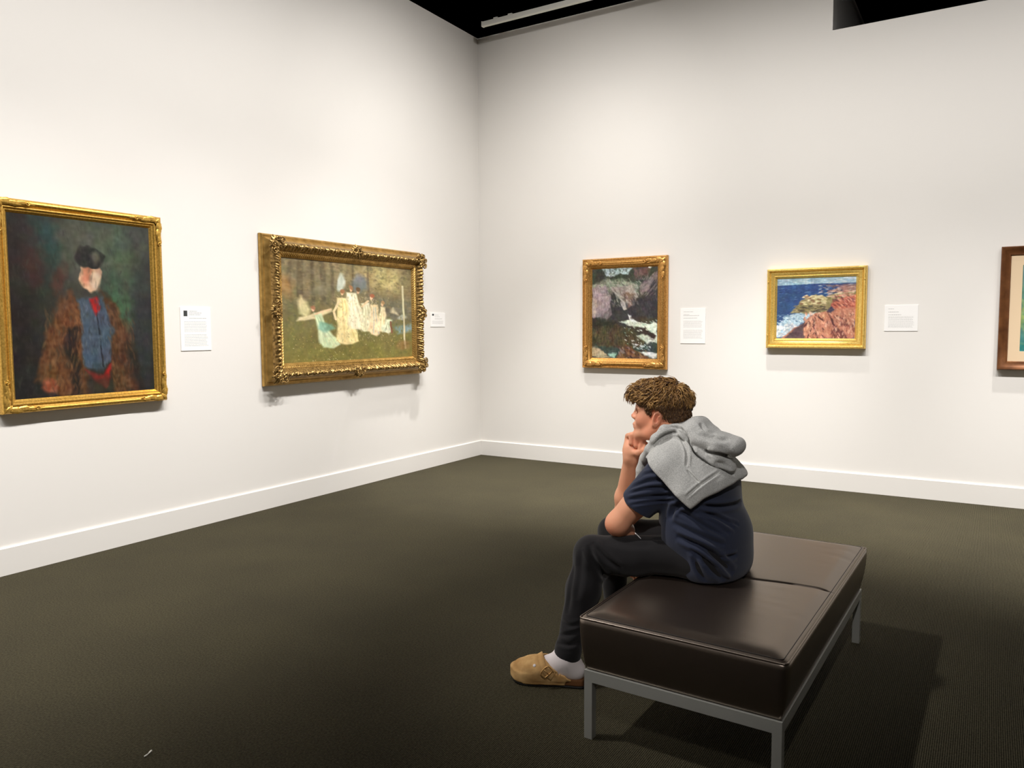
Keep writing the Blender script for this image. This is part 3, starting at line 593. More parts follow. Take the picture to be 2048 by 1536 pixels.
# ------------------------------------------------------------------ bench
BW, BL, FZ, BZ = 0.655, 1.375, 0.24, 0.43
bench = empty('museum_bench', (3.611, -4.700, 0), math.radians(-1.5), 'dark brown leather bench with grey steel legs under the seated person', 'bench')
T = 0.03
def rbox(nm, lo, hi, bev=0.0012): return link(nm, box_mesh(nm, lo, hi, bev), m_steel, bench)
for x in (0, BW-T):
    for y in (0, BL-T): rbox('leg', (x, y, 0.0), (x+T, y+T, FZ-.0395))
rbox('rail', (0, 0, FZ-.04), (BW, T, FZ)); rbox('rail', (0, BL-T, FZ-.04), (BW, BL, FZ))
rbox('rail', (0, T+.0005, FZ-.04), (T, BL-T-.0005, FZ)); rbox('rail', (BW-T, T+.0005, FZ-.04), (BW, BL-T-.0005, FZ))
# cushion: a rounded block with a crowned top, full sides, a cross seam and a dent under the sitter
def cushion():
    x0, x1, y0, y1, z0, z1 = -.012, BW+.012, -.012, BL+.012, FZ+.002, BZ
    ys = np.unique(np.concatenate([np.linspace(0, 1, 70), .5+np.linspace(-.02, .02, 17)])); xs = np.linspace(0, 1, 46); zs = np.linspace(0, 1, 16)
    cl = lambda t: np.sign(t-.5)*(np.abs(2*t-1)**.8)/2+.5
    parts = []
    def add(A, B, fn):
        a, b_ = np.meshgrid(A, B, indexing='ij'); V = fn(a.ravel(), b_.ravel()); nb = len(B)
        i, j = np.meshgrid(np.arange(len(A)-1), np.arange(nb-1), indexing='ij'); q = (i*nb+j).ravel()
        parts.append((V, np.stack([q, q+1, q+nb+1, q+nb], 1)))
    st = lambda *c: np.stack(np.broadcast_arrays(*c), 1).astype(float)
    X = lambda t: x0+(x1-x0)*cl(t); Y = lambda t: y0+(y1-y0)*t; Z = lambda t: z0+(z1-z0)*t
    add(xs, ys, lambda a, b_: st(X(a), Y(b_), np.full(a.shape, z1))); add(xs, ys, lambda a, b_: st(X(1-a), Y(b_), np.full(a.shape, z0)))
    add(xs, zs, lambda a, b_: st(X(a), np.full(a.shape, y0), Z(b_))); add(xs, zs, lambda a, b_: st(X(1-a), np.full(a.shape, y1), Z(b_)))
    add(zs, ys, lambda a, b_: st(np.full(a.shape, x0), Y(b_), Z(a))); add(zs, ys, lambda a, b_: st(np.full(a.shape, x1), Y(b_), Z(1-a)))
    V, F = merge(parts)
    lo = np.array([x0, y0, z0]); hi = np.array([x1, y1, z1]); r = .016
    C = np.clip(V, lo+r, hi-r); D = V-C; n = np.linalg.norm(D, axis=1)[:, None]; V = np.where(n > 1e-9, C+D/np.maximum(n, 1e-9)*r, V)
    x, y, z = V[:, 0].copy(), V[:, 1].copy(), V[:, 2].copy(); top = np.clip((z-(z1-.03))/.03, 0, 1)
    ex = np.minimum(x-x0, x1-x)/.06; ey = np.minimum(y-y0, y1-y)/.06; e = np.clip(np.minimum(ex, ey), 0, 1); e = e*e*(3-2*e)
    V[:, 2] += top*(.012*e-.004)
    ym = (y0+y1)/2+.0; V[:, 2] -= top*e*.007*np.exp(-((y-ym)/.006)**2)+top*e*.004*np.exp(-(np.abs(y-ym)/.03))
    sx, sy = .27, .62
    V[:, 2] -= top*.014*np.exp(-((x-sx)/.16)**2-((y-sy)/.17)**2)
    zz = np.clip((z-z0)/(z1-z0), 0, 1); bulge = -.020+.026*zz**.8+.006*np.sin(np.pi*zz)
    NR = D/np.maximum(n, 1e-9); V[:, 0] += NR[:, 0]*bulge; V[:, 1] += NR[:, 1]*bulge
    # soft creases that run off the right-hand edge
    rg = np.random.RandomState(5)
    for _ in range(16):
        cy = rg.uniform(y0+.1, y1-.1); cx = rg.uniform(x1-.2, x1-.05); V[:, 2] += top*rg.uniform(-.0022, .0022)*np.exp(-((y-cy+(x-cx)*.25)/.012)**2-((x-cx)/.06)**2)
    me = mesh_np('cushion', V, F, True); bm = bmesh.new(); bm.from_mesh(me); bmesh.ops.remove_doubles(bm, verts=bm.verts[:], dist=.0004); bmesh.ops.recalc_face_normals(bm, faces=bm.faces[:]); bm.to_mesh(me); bm.free()
    for p in me.polygons: p.use_smooth = True
    return me
cu = link('cushion', cushion(), m_leather, bench)
def rim(z, ins, r, nm, m):
    a0, a1, b0, b1 = -.012+ins, BW+.012-ins, -.012+ins, BL+.012-ins; c = .014; P = []
    for cx, cy, s in ((a1-c, b0+c, -90), (a1-c, b1-c, 0), (a0+c, b1-c, 90), (a0+c, b0+c, 180)):
        for k in range(5): q = math.radians(s+22.5*k); P.append((cx+c*math.cos(q), cy+c*math.sin(q), z))
    Q = []
    for i in range(len(P)):
        p = np.array(P[i]); q = np.array(P[(i+1) % len(P)]); n = max(1, int(np.linalg.norm(q-p)/.05))
        for k in range(n): Q.append(p+(q-p)*k/n)
    V, F = tube(Q, r, 6, closed=True); return link(nm, mesh_np(nm, V, F), m, cu)
rim(BZ-.0075, -.0005, .0036, 'piping', m_leather)
rim(BZ-.0015, .014, .0012, 'stitch_line', m_thread)
# ------------------------------------------------------------------ implicit-surface sculpting: distances on a grid, then a surface-nets mesh
class Field:
    def __init__(s, lo, hi, h):
        s.lo = np.array(lo, float); s.h = h; s.n = np.ceil((np.array(hi)-s.lo)/h).astype(int)+1
        s.ax = [(s.lo[i]+h*np.arange(s.n[i])).astype(np.float32) for i in range(3)]
        s.d = np.full(s.n, 0.15, np.float32)
    def copy(s):
        f = Field.__new__(Field); f.lo, f.h, f.n, f.ax, f.d = s.lo, s.h, s.n, s.ax, s.d.copy(); return f
    def sub(s, lo, hi):
        a = [max(0, int((lo[i]-s.lo[i])/s.h)) for i in range(3)]; b = [min(s.n[i], int((hi[i]-s.lo[i])/s.h)+2) for i in range(3)]
        if any(b[i] <= a[i] for i in range(3)): return None, None
        sl = tuple(slice(a[i], b[i]) for i in range(3))
        return sl, np.meshgrid(*[s.ax[i][sl[i]] for i in range(3)], indexing='ij', sparse=True)
    def add(s, f, lo, hi, k=0.0, op='union', m=0.06):
        sl, g = s.sub(np.array(lo)-m, np.array(hi)+m)
        if sl is None: return
        b = f(*g).astype(np.float32); a = s.d[sl]
        if op == 'cut': b = -b
        if k > 0:
            h = np.maximum(k-np.abs(a-b), 0)/k; e = h*h*k*.25
        else: e = 0
        s.d[sl] = (np.minimum(a, b)-e) if op == 'union' else (np.maximum(a, b)+e)
    # round cone between two points; T (3x3) squashes space about c for flattened limbs
    def cone(s, a, b, ra, rb, k=.02, op='union', sq=None, m=0.06):
        a = np.array(a, float); b = np.array(b, float); ax = None
        if sq is not None:
            ax = np.array(sq[0], float); ax /= np.linalg.norm(ax); sc = sq[1]
        def f(X, Y, Z):
            px, py, pz = X-a[0], Y-a[1], Z-a[2]; e = b-a
            if ax is not None:
                q = (px*ax[0]+py*ax[1]+pz*ax[2])*(sc-1); px, py, pz = px+q*ax[0], py+q*ax[1], pz+q*ax[2]
                e = e+(e@ax)*(sc-1)*ax
            t = np.clip((px*e[0]+py*e[1]+pz*e[2])/(e@e+1e-12), 0, 1)
            return np.sqrt((px-t*e[0])**2+(py-t*e[1])**2+(pz-t*e[2])**2)-(ra+(rb-ra)*t)
        r = max(ra, rb)*(1/sq[1] if sq is not None and sq[1] < 1 else 1)
        s.add(f, np.minimum(a, b)-r, np.maximum(a, b)+r, k, op, m)
    def ell(s, c, r, axes=None, k=.02, op='union', m=0.06):
        c = np.array(c, float); r = np.array(r, float); A = np.eye(3) if axes is None else np.array(axes, float)
        def f(X, Y, Z):
            x, y, z = X-c[0], Y-c[1], Z-c[2]
            p = [(A[i][0]*x+A[i][1]*y+A[i][2]*z) for i in range(3)]
            k0 = np.sqrt((p[0]/r[0])**2+(p[1]/r[1])**2+(p[2]/r[2])**2); k1 = np.sqrt((p[0]/r[0]**2)**2+(p[1]/r[1]**2)**2+(p[2]/r[2]**2)**2)
            return k0*(k0-1)/(k1+1e-9)
        R = r.max(); s.add(f, c-R, c+R, k, op, m)
    def path(s, pts, rad, k=.02, op='union', sq=None):
        for i in range(len(pts)-1): s.cone(pts[i], pts[i+1], rad[i], rad[i+1], k, op, sq)
    def half(s, p, n, k=0.0):                      # keep the side the normal points away from
        p = np.array(p, float); n = np.array(n, float); n /= np.linalg.norm(n)
        X, Y, Z = np.meshgrid(*s.ax, indexing='ij', sparse=True); b = ((X-p[0])*n[0]+(Y-p[1])*n[1]+(Z-p[2])*n[2]).astype(np.float32)
        if k > 0:
            h = np.maximum(k-np.abs(s.d-b), 0)/k; s.d = np.maximum(s.d, b)+h*h*k*.25
        else: s.d = np.maximum(s.d, b)
    def mesh(s, smooth=1):
        d = s.d; ins = d < 0; nx, ny, nz = s.n-1
        cnt = np.zeros((nx, ny, nz), np.uint8)
        for i in (0, 1):
            for j in (0, 1):
                for k in (0, 1): cnt += ins[i:nx+i, j:ny+j, k:nz+k]
        act = (cnt > 0) & (cnt < 8); I = np.argwhere(act); idx = np.full((nx, ny, nz), -1, np.int32); idx[act] = np.arange(len(I))
        cor = np.array([(i, j, k) for i in (0, 1) for j in (0, 1) for k in (0, 1)]); D = np.stack([d[I[:, 0]+c[0], I[:, 1]+c[1], I[:, 2]+c[2]] for c in cor], 1)
        acc = np.zeros((len(I), 3)); n = np.zeros(len(I))
        for a in range(8):
            for b in range(a+1, 8):
                if np.abs(cor[a]-cor[b]).sum() != 1: continue
                x = (D[:, a] < 0) != (D[:, b] < 0); t = D[x, a]/(D[x, a]-D[x, b])
                acc[x] += cor[a]+(cor[b]-cor[a])*t[:, None]; n[x] += 1
        V = s.lo+s.h*(I+acc/n[:, None]); F = []
        for axn in range(3):
            sl0 = [slice(None)]*3; sl1 = [slice(None)]*3; sl0[axn] = slice(0, -1); sl1[axn] = slice(1, None)
            e = ins[tuple(sl0)] != ins[tuple(sl1)]; E = np.argwhere(e); o1, o2 = [q for q in range(3) if q != axn]
            ok = (E[:, o1] > 0) & (E[:, o2] > 0) & (E[:, o1] < s.n[o1]-1) & (E[:, o2] < s.n[o2]-1); E = E[ok]
            def g(da, db):
                Q = E.copy(); Q[:, o1] += da; Q[:, o2] += db; return idx[Q[:, 0], Q[:, 1], Q[:, 2]]
            q = np.stack([g(-1, -1), g(0, -1), g(0, 0), g(-1, 0)], 1); inside = ins[E[:, 0], E[:, 1], E[:, 2]]
            if axn == 1: inside = ~inside
            q[~inside] = q[~inside][:, ::-1]; F.append(q)
        F = np.concatenate(F); F = F[(F >= 0).all(1)]
        for _ in range(smooth): V = relax(V, F, .5)
        return V, F
def relax(V, F, w):
    S = np.zeros_like(V); c = np.zeros(len(V))
    for i in range(4):
        a = F[:, i]; b = F[:, (i+1) % 4]
        for q in range(3): S[:, q] += np.bincount(a, V[b, q], len(V))+np.bincount(b, V[a, q], len(V))
        c += np.bincount(a, minlength=len(V))+np.bincount(b, minlength=len(V))
    return V*(1-w)+w*S/np.maximum(c, 1)[:, None]
def normals(V, F):
    n = np.cross(V[F[:, 2]]-V[F[:, 0]], V[F[:, 3]]-V[F[:, 1]]); N_ = np.zeros_like(V)
    for i in range(4):
        for q in range(3): N_[:, q] += np.bincount(F[:, i], n[:, q], len(V))
    return N_/(np.linalg.norm(N_, axis=1)[:, None]+1e-12)
def bvh(V, F): return BVHTree.FromPolygons([Vector(v) for v in V], [tuple(map(int, f)) for f in F])
def hit(tree, px, py):
    d = Vector(_ray(px, py)).normalized(); p, n, i, t = tree.ray_cast(Vector(CAM), d)
    return None if p is None else np.array(p)
def on_surface(tree, pix, n=0):
    P = [hit(tree, *q) for q in (spline([(a, b, 0) for a, b in pix], n)[:, :2] if n else pix)]
    return np.array([p for p in P if p is not None])
def fold(V, N_, P, depth, width, ridge=.5):
    # press a crease along the polyline P into the cloth, cloth rising on both sides
    if len(P) < 2: return V
    lo, hi = P.min(0)-width*4, P.max(0)+width*4; sel = np.where(((V > lo) & (V < hi)).all(1))[0]
    if len(sel) == 0: return V
    Q = V[sel]; d = np.full(len(Q), 1e9); tt = np.zeros(len(Q)); m = len(P)-1
    for i in range(m):
        a = P[i]; e = P[i+1]-a; t = np.clip(((Q-a)@e)/(e@e+1e-12), 0, 1); dd = np.linalg.norm(Q-a-t[:, None]*e, axis=1)
        c = dd < d; d[c] = dd[c]; tt[c] = (i+t[c])/m
    fade = np.clip(np.minimum(tt, 1-tt)/.22, 0, 1)**.7
    amp = -depth*np.exp(-(d/width)**2)+ridge*depth*np.exp(-((d-2*width)/width)**2)
    V = V.copy(); V[sel] += N_[sel]*(amp*fade)[:, None]; return V
def vnoise(P, sc, seed):
    rg = np.random.RandomState(seed); out = np.zeros(len(P))
    for _ in range(6):
        w = rg.randn(3); w /= np.linalg.norm(w); out += np.sin((P@w)*sc*(.7+.6*rg.rand())+rg.rand()*6.28)
    return out/3

# ------------------------------------------------------------------ the seated person
Y0 = -4.03
person = empty('person', (3.80, Y0, 0.43), 0, 'person in navy t-shirt and black trousers seated on the bench, chin on fist', 'person')
PB = np.array([3.80, Y0, 0.43])
V3 = lambda *a: np.array(a, float)
TW = math.radians(12); FD = V3(-math.cos(TW), math.sin(TW), 0); LD = V3(-math.sin(TW), -math.cos(TW), 0)
pel = at(1426, 1106, Y0); wai = at(1413, 1050, Y0); che = at(1402, 972, Y0); uch = at(1382, 922, Y0)
nek = at(1360, 884, Y0)
lsh = uch+LD*.150+V3(-.02, 0, -.005); rsh = uch-LD*.150+V3(-.03, 0, -.005)
lel = at(1236, 1045, -4.235); rel = at(1246, 1036, -3.93); rwr = at(1262, 914, -4.03)
lwr = V3(lel[0]-.02, -4.035, .475)
lhip = pel+V3(-.02, -.095, .01); rhip = pel+V3(-.02, .095, .01)
lkn = at(1184, 1108, -4.26); rkn = at(1226, 1064, -3.86)
# left foot frame: toe, heel, axes
toe = atZ(1026, 1342, .03); toe[2] = 0; fdir = V3(-math.cos(.33), -math.sin(.33), 0); fside = V3(-fdir[1], fdir[0], 0)
heel = toe-fdir*.292
lan = heel+fdir*.075+V3(0, 0, .10)
rheel = V3(3.42, -3.86, 0); rfdir = V3(-1, .12, 0)/math.hypot(1, .12); rfside = V3(-rfdir[1], rfdir[0], 0); ran = rheel+rfdir*.075+V3(0, 0, .10)
rkn = V3(rkn[0], rkn[1], max(rkn[2], .47))
# head frame
ya = math.radians(-9); HF = V3(-math.cos(ya), math.sin(ya), 0); HL = V3(-math.sin(ya), -math.cos(ya), 0); HU = V3(0, 0, 1)
HO = at(1311, 839, Y0-.075)-HL*.075
hp = lambda f, l, u: HO+HF*f+HL*l+HU*u
HA = np.stack([HF, HL, HU])

def foot(F_, he, fd, fs, an, grow=0.0):
    q = lambda s, w_, z: he+fd*s+fs*w_+V3(0, 0, z)
    F_.cone(q(.035, 0, .058), q(.09, 0, .055), .031+grow, .033+grow, .02); F_.cone(q(.09, 0, .055), q(.205, .004, .050), .033+grow, .040+grow, .02, sq=((0, 0, 1), 1.25))
    F_.cone(q(.20, -.012, .046), q(.245, -.010, .042), .034+grow, .030+grow, .02); F_.cone(q(.20, .016, .046), q(.238, .018, .042), .032+grow, .026+grow, .02)
    F_.cone(an, q(.17, 0, .068), .040+grow, .030+grow, .03); F_.cone(an, q(.045, 0, .06), .038+grow, .032+grow, .03)
def torso(F_, g=0.0, k=.06):
    sq = (LD, .64)
    F_.cone(pel, wai, .118+g, .116+g, k, sq=sq); F_.cone(wai, che, .116+g, .116+g, k, sq=sq); F_.cone(che, uch, .116+g, .085+g, k, sq=sq)
def arms_upper(F_, g=0.0, t=1.0, k=.05):
    F_.cone(lsh, lsh+(lel-lsh)*t, .054+g, .054+g-(.015*t), k); F_.cone(rsh, rsh+(rel-rsh)*t, .054+g, .054+g-(.015*t), k)
def legs(F_, g=0.0, gk=0.0, k=.04):
    for h_, kn, an, hf in ((lhip, lkn, lan, fdir), (rhip, rkn, ran, rfdir)):
        F_.cone(h_, kn, .082+g, .060+g, k); F_.cone(kn, kn+(an-kn)*.35, .058+g, .056+g+gk, .03); F_.cone(kn+(an-kn)*.35, an+V3(0, 0, .02), .056+g+gk, .040+g, .03)
def hand(F_, wrist, dirv, palm_n, curl, spread, scale=1.0, thumb_side=1, fingers=True):
    # relaxed hand: palm block, four fingers of different length, thumb off the side of the palm
    d = dirv/np.linalg.norm(dirv); n = palm_n-d*(palm_n@d); n /= np.linalg.norm(n); s_ = np.cross(d, n)*thumb_side
    pc = wrist+d*.05*scale
    F_.cone(wrist, wrist+d*.025, .026, .026, .02, sq=(n, 1.3)); F_.cone(wrist+d*.03+s_*.014, wrist+d*.075+s_*.018, .018, .015, .015); F_.cone(wrist+d*.03-s_*.012, wrist+d*.072-s_*.022, .017, .013, .015); F_.cone(wrist+d*.03, wrist+d*.078, .017, .015, .015)
    for j, (o, ln) in enumerate(((.027, .062), (.009, .070), (-.009, .066), (-.026, .052))):
        p = wrist+d*(.082-.004*abs(j-1.2))+s_*o; dd = d+s_*o*spread; c = curl*(1+.12*j); ang = 0
        for q, fr_ in enumerate((.42, .32, .26)):
            ang += c*(.5 if q == 0 else .8); v = dd*math.cos(ang)+n*math.sin(ang); e = p+v*ln*fr_*scale*1.15
            F_.cone(p, e, .0092-.0009*q, .0086-.0009*q, .004); p = e
    p = wrist+d*.028+s_*.026; v = d*.65+s_*.65+n*.35; v /= np.linalg.norm(v); e = p+v*.036; F_.cone(wrist+d*.012+s_*.01, p, .016, .013, .012); F_.cone(p, e, .0115, .0100, .006)
    v2 = d*.9+s_*.15+n*.4; v2 /= np.linalg.norm(v2); F_.cone(e, e+v2*.028, .0100, .0085, .004)

body = Field((3.06, -4.56, 0.0), (4.08, -3.66, 1.24), .0034)
torso(body, -.012); arms_upper(body, -.006); legs(body, -.014)
foot(body, heel, fdir, fside, lan, -.003); foot(body, rheel, rfdir, rfside, ran, -.003)
# forearms
body.cone(lsh+(lel-lsh)*.55, lel, .046, .040, .03); body.cone(rsh+(rel-rsh)*.55, rel, .044, .040, .03)
body.path([lel, lel+(lwr-lel)*.3, lwr], [.041, .042, .027], .025); body.path([rel, rel+(rwr-rel)*.35, rwr], [.040, .043, .0285], .025)
body.ell(lel+V3(-.012, 0, -.012), (.034, .034, .034), k=.02)
hand(body, lwr, V3(-.12, .08, -1), V3(.3, .9, 0), .35, 1.5, 1.0, 1)
# right fist under the chin: palm block, four curled fingers, thumb
fp = lambda x, y, dy=0.0: at(x, y, -4.032+dy)
body.cone(rwr, fp(1262, 899, .0), .029, .030, .02); body.cone(fp(1258, 900, .01), fp(1259, 880, .02), .024, .021, .02); body.cone(fp(1272, 900, .012), fp(1274, 890, .02), .022, .020, .02)
for (kx, ky), (ax_, ay_), (bx, by), rr in (((1256, 872), (1263, 870), (1263, 886), .0118), ((1264, 873), (1274, 875), (1272.5, 891), .0118), ((1272, 877), (1284, 882), (1281, 896), .0108), ((1280, 884), (1292, 889), (1288, 900), .0095)):
    a = fp(kx, ky, .015); b_ = fp(ax_, ay_, -.020); c_ = fp(bx, by, -.022); e_ = fp(bx+1, by+2, .004)
    body.cone(a, b_, rr*1.08, rr, .006); body.cone(b_, c_, rr, rr*.95, .003); body.cone(c_, e_, rr*.95, rr*.85, .003)
body.cone(fp(1258, 905, -.012), fp(1274, 906, -.026), .016, .0125, .010); body.cone(fp(1274, 906, -.026), fp(1289, 900, -.024), .0125, .0105, .004); body.cone(fp(1289, 900, -.024), fp(1293, 891, -.018), .0105, .0085, .004)
# neck and head
body.cone(hp(-.03, 0, -.02), nek, .056, .060, .03); body.cone(nek, uch, .060, .075, .04); body.cone(hp(.004, 0, -.055), nek+HF*.028+V3(0, 0, -.01), .045, .062, .02)
body.ell(hp(-.015, 0, .052), (.102, .076, .088), HA, .02); body.ell(hp(.040, 0, -.004), (.054, .062, .080), HA, .03)
for sg in (-1, 1):
    body.cone(hp(.004, sg*.050, -.030), hp(.030, sg*.046, -.062), .020, .018, .03); body.cone(hp(.030, sg*.046, -.060), hp(.078, sg*.015, -.070), .018, .015, .025)
    body.ell(hp(.058, sg*.038, -.010), (.026, .024, .026), HA, .02)                  # cheek
    body.cone(hp(.082, sg*.010, .043), hp(.070, sg*.048, .042), .011, .010, .015)      # brow
    body.ell(hp(.084, sg*.031, .026), (.014, .014, .010), HA, .008, 'cut')           # eye socket
    body.cone(hp(.0745, sg*.018, .029), hp(.068, sg*.044, .028), .0085, .0075, .004)   # lids
    body.ell(hp(.100, sg*.011, -.002), (.010, .008, .007), HA, .006)                  # nostril wing
body.cone(hp(.086, 0, .036), hp(.104, 0, .006), .008, .0095, .012); body.ell(hp(.107, 0, .003), (.0095, .0095, .009), HA, .006)
body.ell(hp(.084, 0, -.034), (.021, .027, .024), HA, .015); body.cone(hp(.1015, -.014, -.029), hp(.1015, .014, -.029), .0064, .0064, .004); body.cone(hp(.099, -.013, -.0405), hp(.099, .013, -.0405), .0068, .0068, .004); body.cone(hp(.111, -.018, -.035), hp(.111, .018, -.035), .0035, .0035, .003, 'cut')
body.ell(hp(.082, 0, -.066), (.019, .022, .016), HA, .015)
for sg in (-1, 1):     # ears: a tilted rim around a hollow
    c = hp(-.006, sg*.078, .002); A = np.stack([HF*.94+HU*.2, HL*sg*.94-HF*.3, HU*.96-HF*.22])
    body.ell(c, (.0175, .0115, .031), A, .006); body.ell(c+A[0]*.003+A[1]*.011+A[2]*.004, (.0105, .0125, .0205), A, .003, 'cut'); body.cone(c+A[0]*-.004+A[1]*.004+A[2]*.012, c+A[0]*-.003+A[1]*.003-A[2]*.010, .0036, .0036, .004); body.ell(c+A[2]*-.026+A[0]*.004, (.010, .008, .010), A, .006)
    body.ell(c+A[0]*.012+A[1]*.004-A[2]*.004, (.005, .006, .008), A, .004)
BR = math.radians(-1.5)
def cushion_top(X, Y):             # height of the crowned, dented cushion top under a point of the room
    x = (X-3.611)*math.cos(BR)+(Y+4.700)*math.sin(BR); y = -(X-3.611)*math.sin(BR)+(Y+4.700)*math.cos(BR)
    e = np.clip(np.minimum(np.minimum(x+.012, BW+.012-x), np.minimum(y+.012, BL+.012-y))/.06, 0, 1); e = e*e*(3-2*e)
    return BZ+.012*e-.004-.014*np.exp(-((x-.27)/.16)**2-((y-.62)/.17)**2)
def seat_clip(F_, gap):            # flesh and cloth flatten where they rest on the bench
    X, Y, Z = np.meshgrid(*F_.ax, indexing='ij', sparse=True); b = np.minimum(cushion_top(X, Y)+gap-Z, X-3.572).astype(np.float32); h = np.maximum(.010-np.abs(F_.d-b), 0)/.010
    F_.d = np.maximum(F_.d, b)+h*h*.0025
seat_clip(body, .008)
bV, bF = body.mesh(1)
skin0 = s2l((240, 172, 136)); skin_red = s2l((228, 118, 90)); lip = s2l((176, 84, 76))
C = np.tile(skin0, (len(bV), 1)); C *= (1+.05*vnoise(bV, 60, 1))[:, None]
def tint(p, r, c, a):
    global C
    w_ = (a*np.exp(-(((bV-p)**2).sum(1))/(r*r)))[:, None]; C = C*(1-w_)+np.asarray(c)*w_
tint(hp(.104, 0, -.036), .013, lip, .85)
for p_, r_ in ((hp(.058, .045, -.01), .03), (hp(-.006, .08, .0), .03), (hp(.108, 0, .004), .014), (fp(1274, 884, -.02), .03), (lel+V3(-.02, -.02, -.02), .035), (hp(.03, .05, -.06), .03)): tint(p_, r_, skin_red, .5)
m_skin = mat('skin', (0.7, 0.42, 0.3), 0.48, spec=0.4); attr_color(m_skin); nodes(m_skin)[2].inputs['Subsurface Weight'].default_value = .12; nodes(m_skin)[2].inputs['Subsurface Radius'].default_value = (.012, .005, .003); nodes(m_skin)[2].inputs['Subsurface Scale'].default_value = .6
def pmesh(nm, V, F, m, parent=person, label=None, col=None):
    me = mesh_np(nm, V-PB, F, True)
    if col is not None: set_col(me, col)
    o = link(nm, me, m, parent)
    if label: o['label'] = label
    return o
body_o = pmesh('body', bV, bF, m_skin, label='bare arms, hands, neck and face', col=C)
m_eye = mat('eye_white', (.8, .78, .74), .2); m_iris = mat('iris', (.05, .07, .08), .2)
for sg in (-1, 1):
    e = hp(.069, sg*.031, .026); V, F = blob(e, .0105, HF, 1.0, 14); o = pmesh('eye', V, F, m_eye)
    V, F = blob(e+HF*.008, .0045, HF, .7, 10); me = mesh_np('iris', V-PB, F, True); link('iris', me, m_iris, o)

# ---- trousers
m_trs = mat('black_cotton', (.0125, .0115, .0125), .85, spec=.2); noise_bump(m_trs, 900, .25, .001)
m_trs.node_tree.nodes['Principled BSDF'].inputs['Sheen Weight'].default_value = .12
tr_f = Field((3.08, -4.52, .06), (4.04, -3.70, .70), .0045)
legs(tr_f, .004, .006); tr_f.cone(pel+V3(0, 0, -.01), pel+V3(0, 0, .05), .118, .112, .05, sq=((0, 1, 0), .66))
tr_f.cone(lkn+V3(0, 0, .0), lkn+(lhip-lkn)*.4+V3(0, 0, -.012), .066, .078, .03)
for an in (lan, ran): tr_f.cone(an+V3(.004, 0, .040), an+V3(.004, 0, .016), .050, .047, .02)
for an in (lan, ran):
    sl, g = tr_f.sub(an-.14, an+V3(.14, .14, .02)); X, Y, Z = g
    n_ = V3(.30, 0, 1.0); n_ /= np.linalg.norm(n_); p_ = an+V3(0, 0, -.012)
    tr_f.d[sl] = np.maximum(tr_f.d[sl], -((X-p_[0])*n_[0]+(Y-p_[1])*n_[1]+(Z-p_[2])*n_[2]).astype(np.float32))
seat_clip(tr_f, .0035)
tV, tF = tr_f.mesh(1)
tV = tV+normals(tV, tF)*(.0022*vnoise(tV, 38, 3)*np.where(tV[:, 0] > 3.56, np.clip((tV[:, 2]-.45)/.03, 0, 1), 1))[:, None]
tree = bvh(tV, tF); nn = normals(tV, tF)
for pix, dp, wd in (([(1150, 1130), (1142, 1180), (1134, 1230)], .004, .010), ([(1176, 1090), (1190, 1125), (1212, 1158)], .012, .010), ([(1184, 1085), (1215, 1120), (1245, 1140)], .010, .010), ([(1162, 1100), (1160, 1150), (1152, 1200)], .005, .012),
                    ([(1112, 1262), (1130, 1270), (1160, 1262)], .006, .007), ([(1112, 1284), (1135, 1290), (1158, 1284)], .006, .007), ([(1120, 1240), (1140, 1252), (1165, 1246)], .004, .007), ([(1305, 1078), (1335, 1080), (1372, 1092)], .005, .006), ([(1215, 1080), (1260, 1090), (1310, 1090)], .003, .012)):
    P = on_surface(tree, pix, 14); tV = fold(tV, nn, P, dp, wd)
fl_ = cushion_top(tV[:, 0], tV[:, 1])+.0025; tV[:, 2] = np.where((tV[:, 0] > 3.585) & (tV[:, 2] > .40), np.maximum(tV[:, 2], fl_), tV[:, 2])
trs = pmesh('trousers', tV, tF, m_trs, label='black cotton trousers')
# white drawstring end on the lap
tree = bvh(tV, tF); P = on_surface(tree, [(1268, 1066), (1275, 1072), (1282, 1079)], 8)
if len(P) > 3:
    V, F = tube(P+V3(0, -.002, .004), np.linspace(.0035, .0012, len(P)), 6); link('drawstring', mesh_py('drawstring', V-PB, F), mat('white_cord', (.85, .85, .85), .7), trs)

# ---- t-shirt
m_tee = mat('navy_jersey', (.023, .029, .056), .82, spec=.25); noise_bump(m_tee, 1100, .2, .0008); nodes(m_tee)[2].inputs['Sheen Weight'].default_value = .15
te = Field((3.40, -4.36, .40), (4.10, -3.70, 1.0), .004)
def tee(F_, g=0.0):
    torso(F_, .004+g); F_.cone(at(1372, 1035, Y0-.03), at(1368, 1062, Y0-.03), .085+g, .080+g, .06, sq=((0, 1, 0), .62))
    F_.cone(pel+V3(.018, 0, -.03), pel+V3(.018, 0, .06), .108+g, .110+g, .05, sq=(LD, .62))
    for s_, e_ in ((lsh, lel), (rsh, rel)):
        ld = (e_-s_); F_.cone(s_-V3(0, 0, .004), s_+ld*.60, .062+g, .058+g, .05)
    F_.cone(lsh+(lel-lsh)*.5+V3(.02, 0, -.02), lsh+(lel-lsh)*.66+V3(.022, -.005, -.022), .052+g, .050+g, .03)
    F_.cone(uch, nek, .080+g, .062+g, .05)
tee(te)
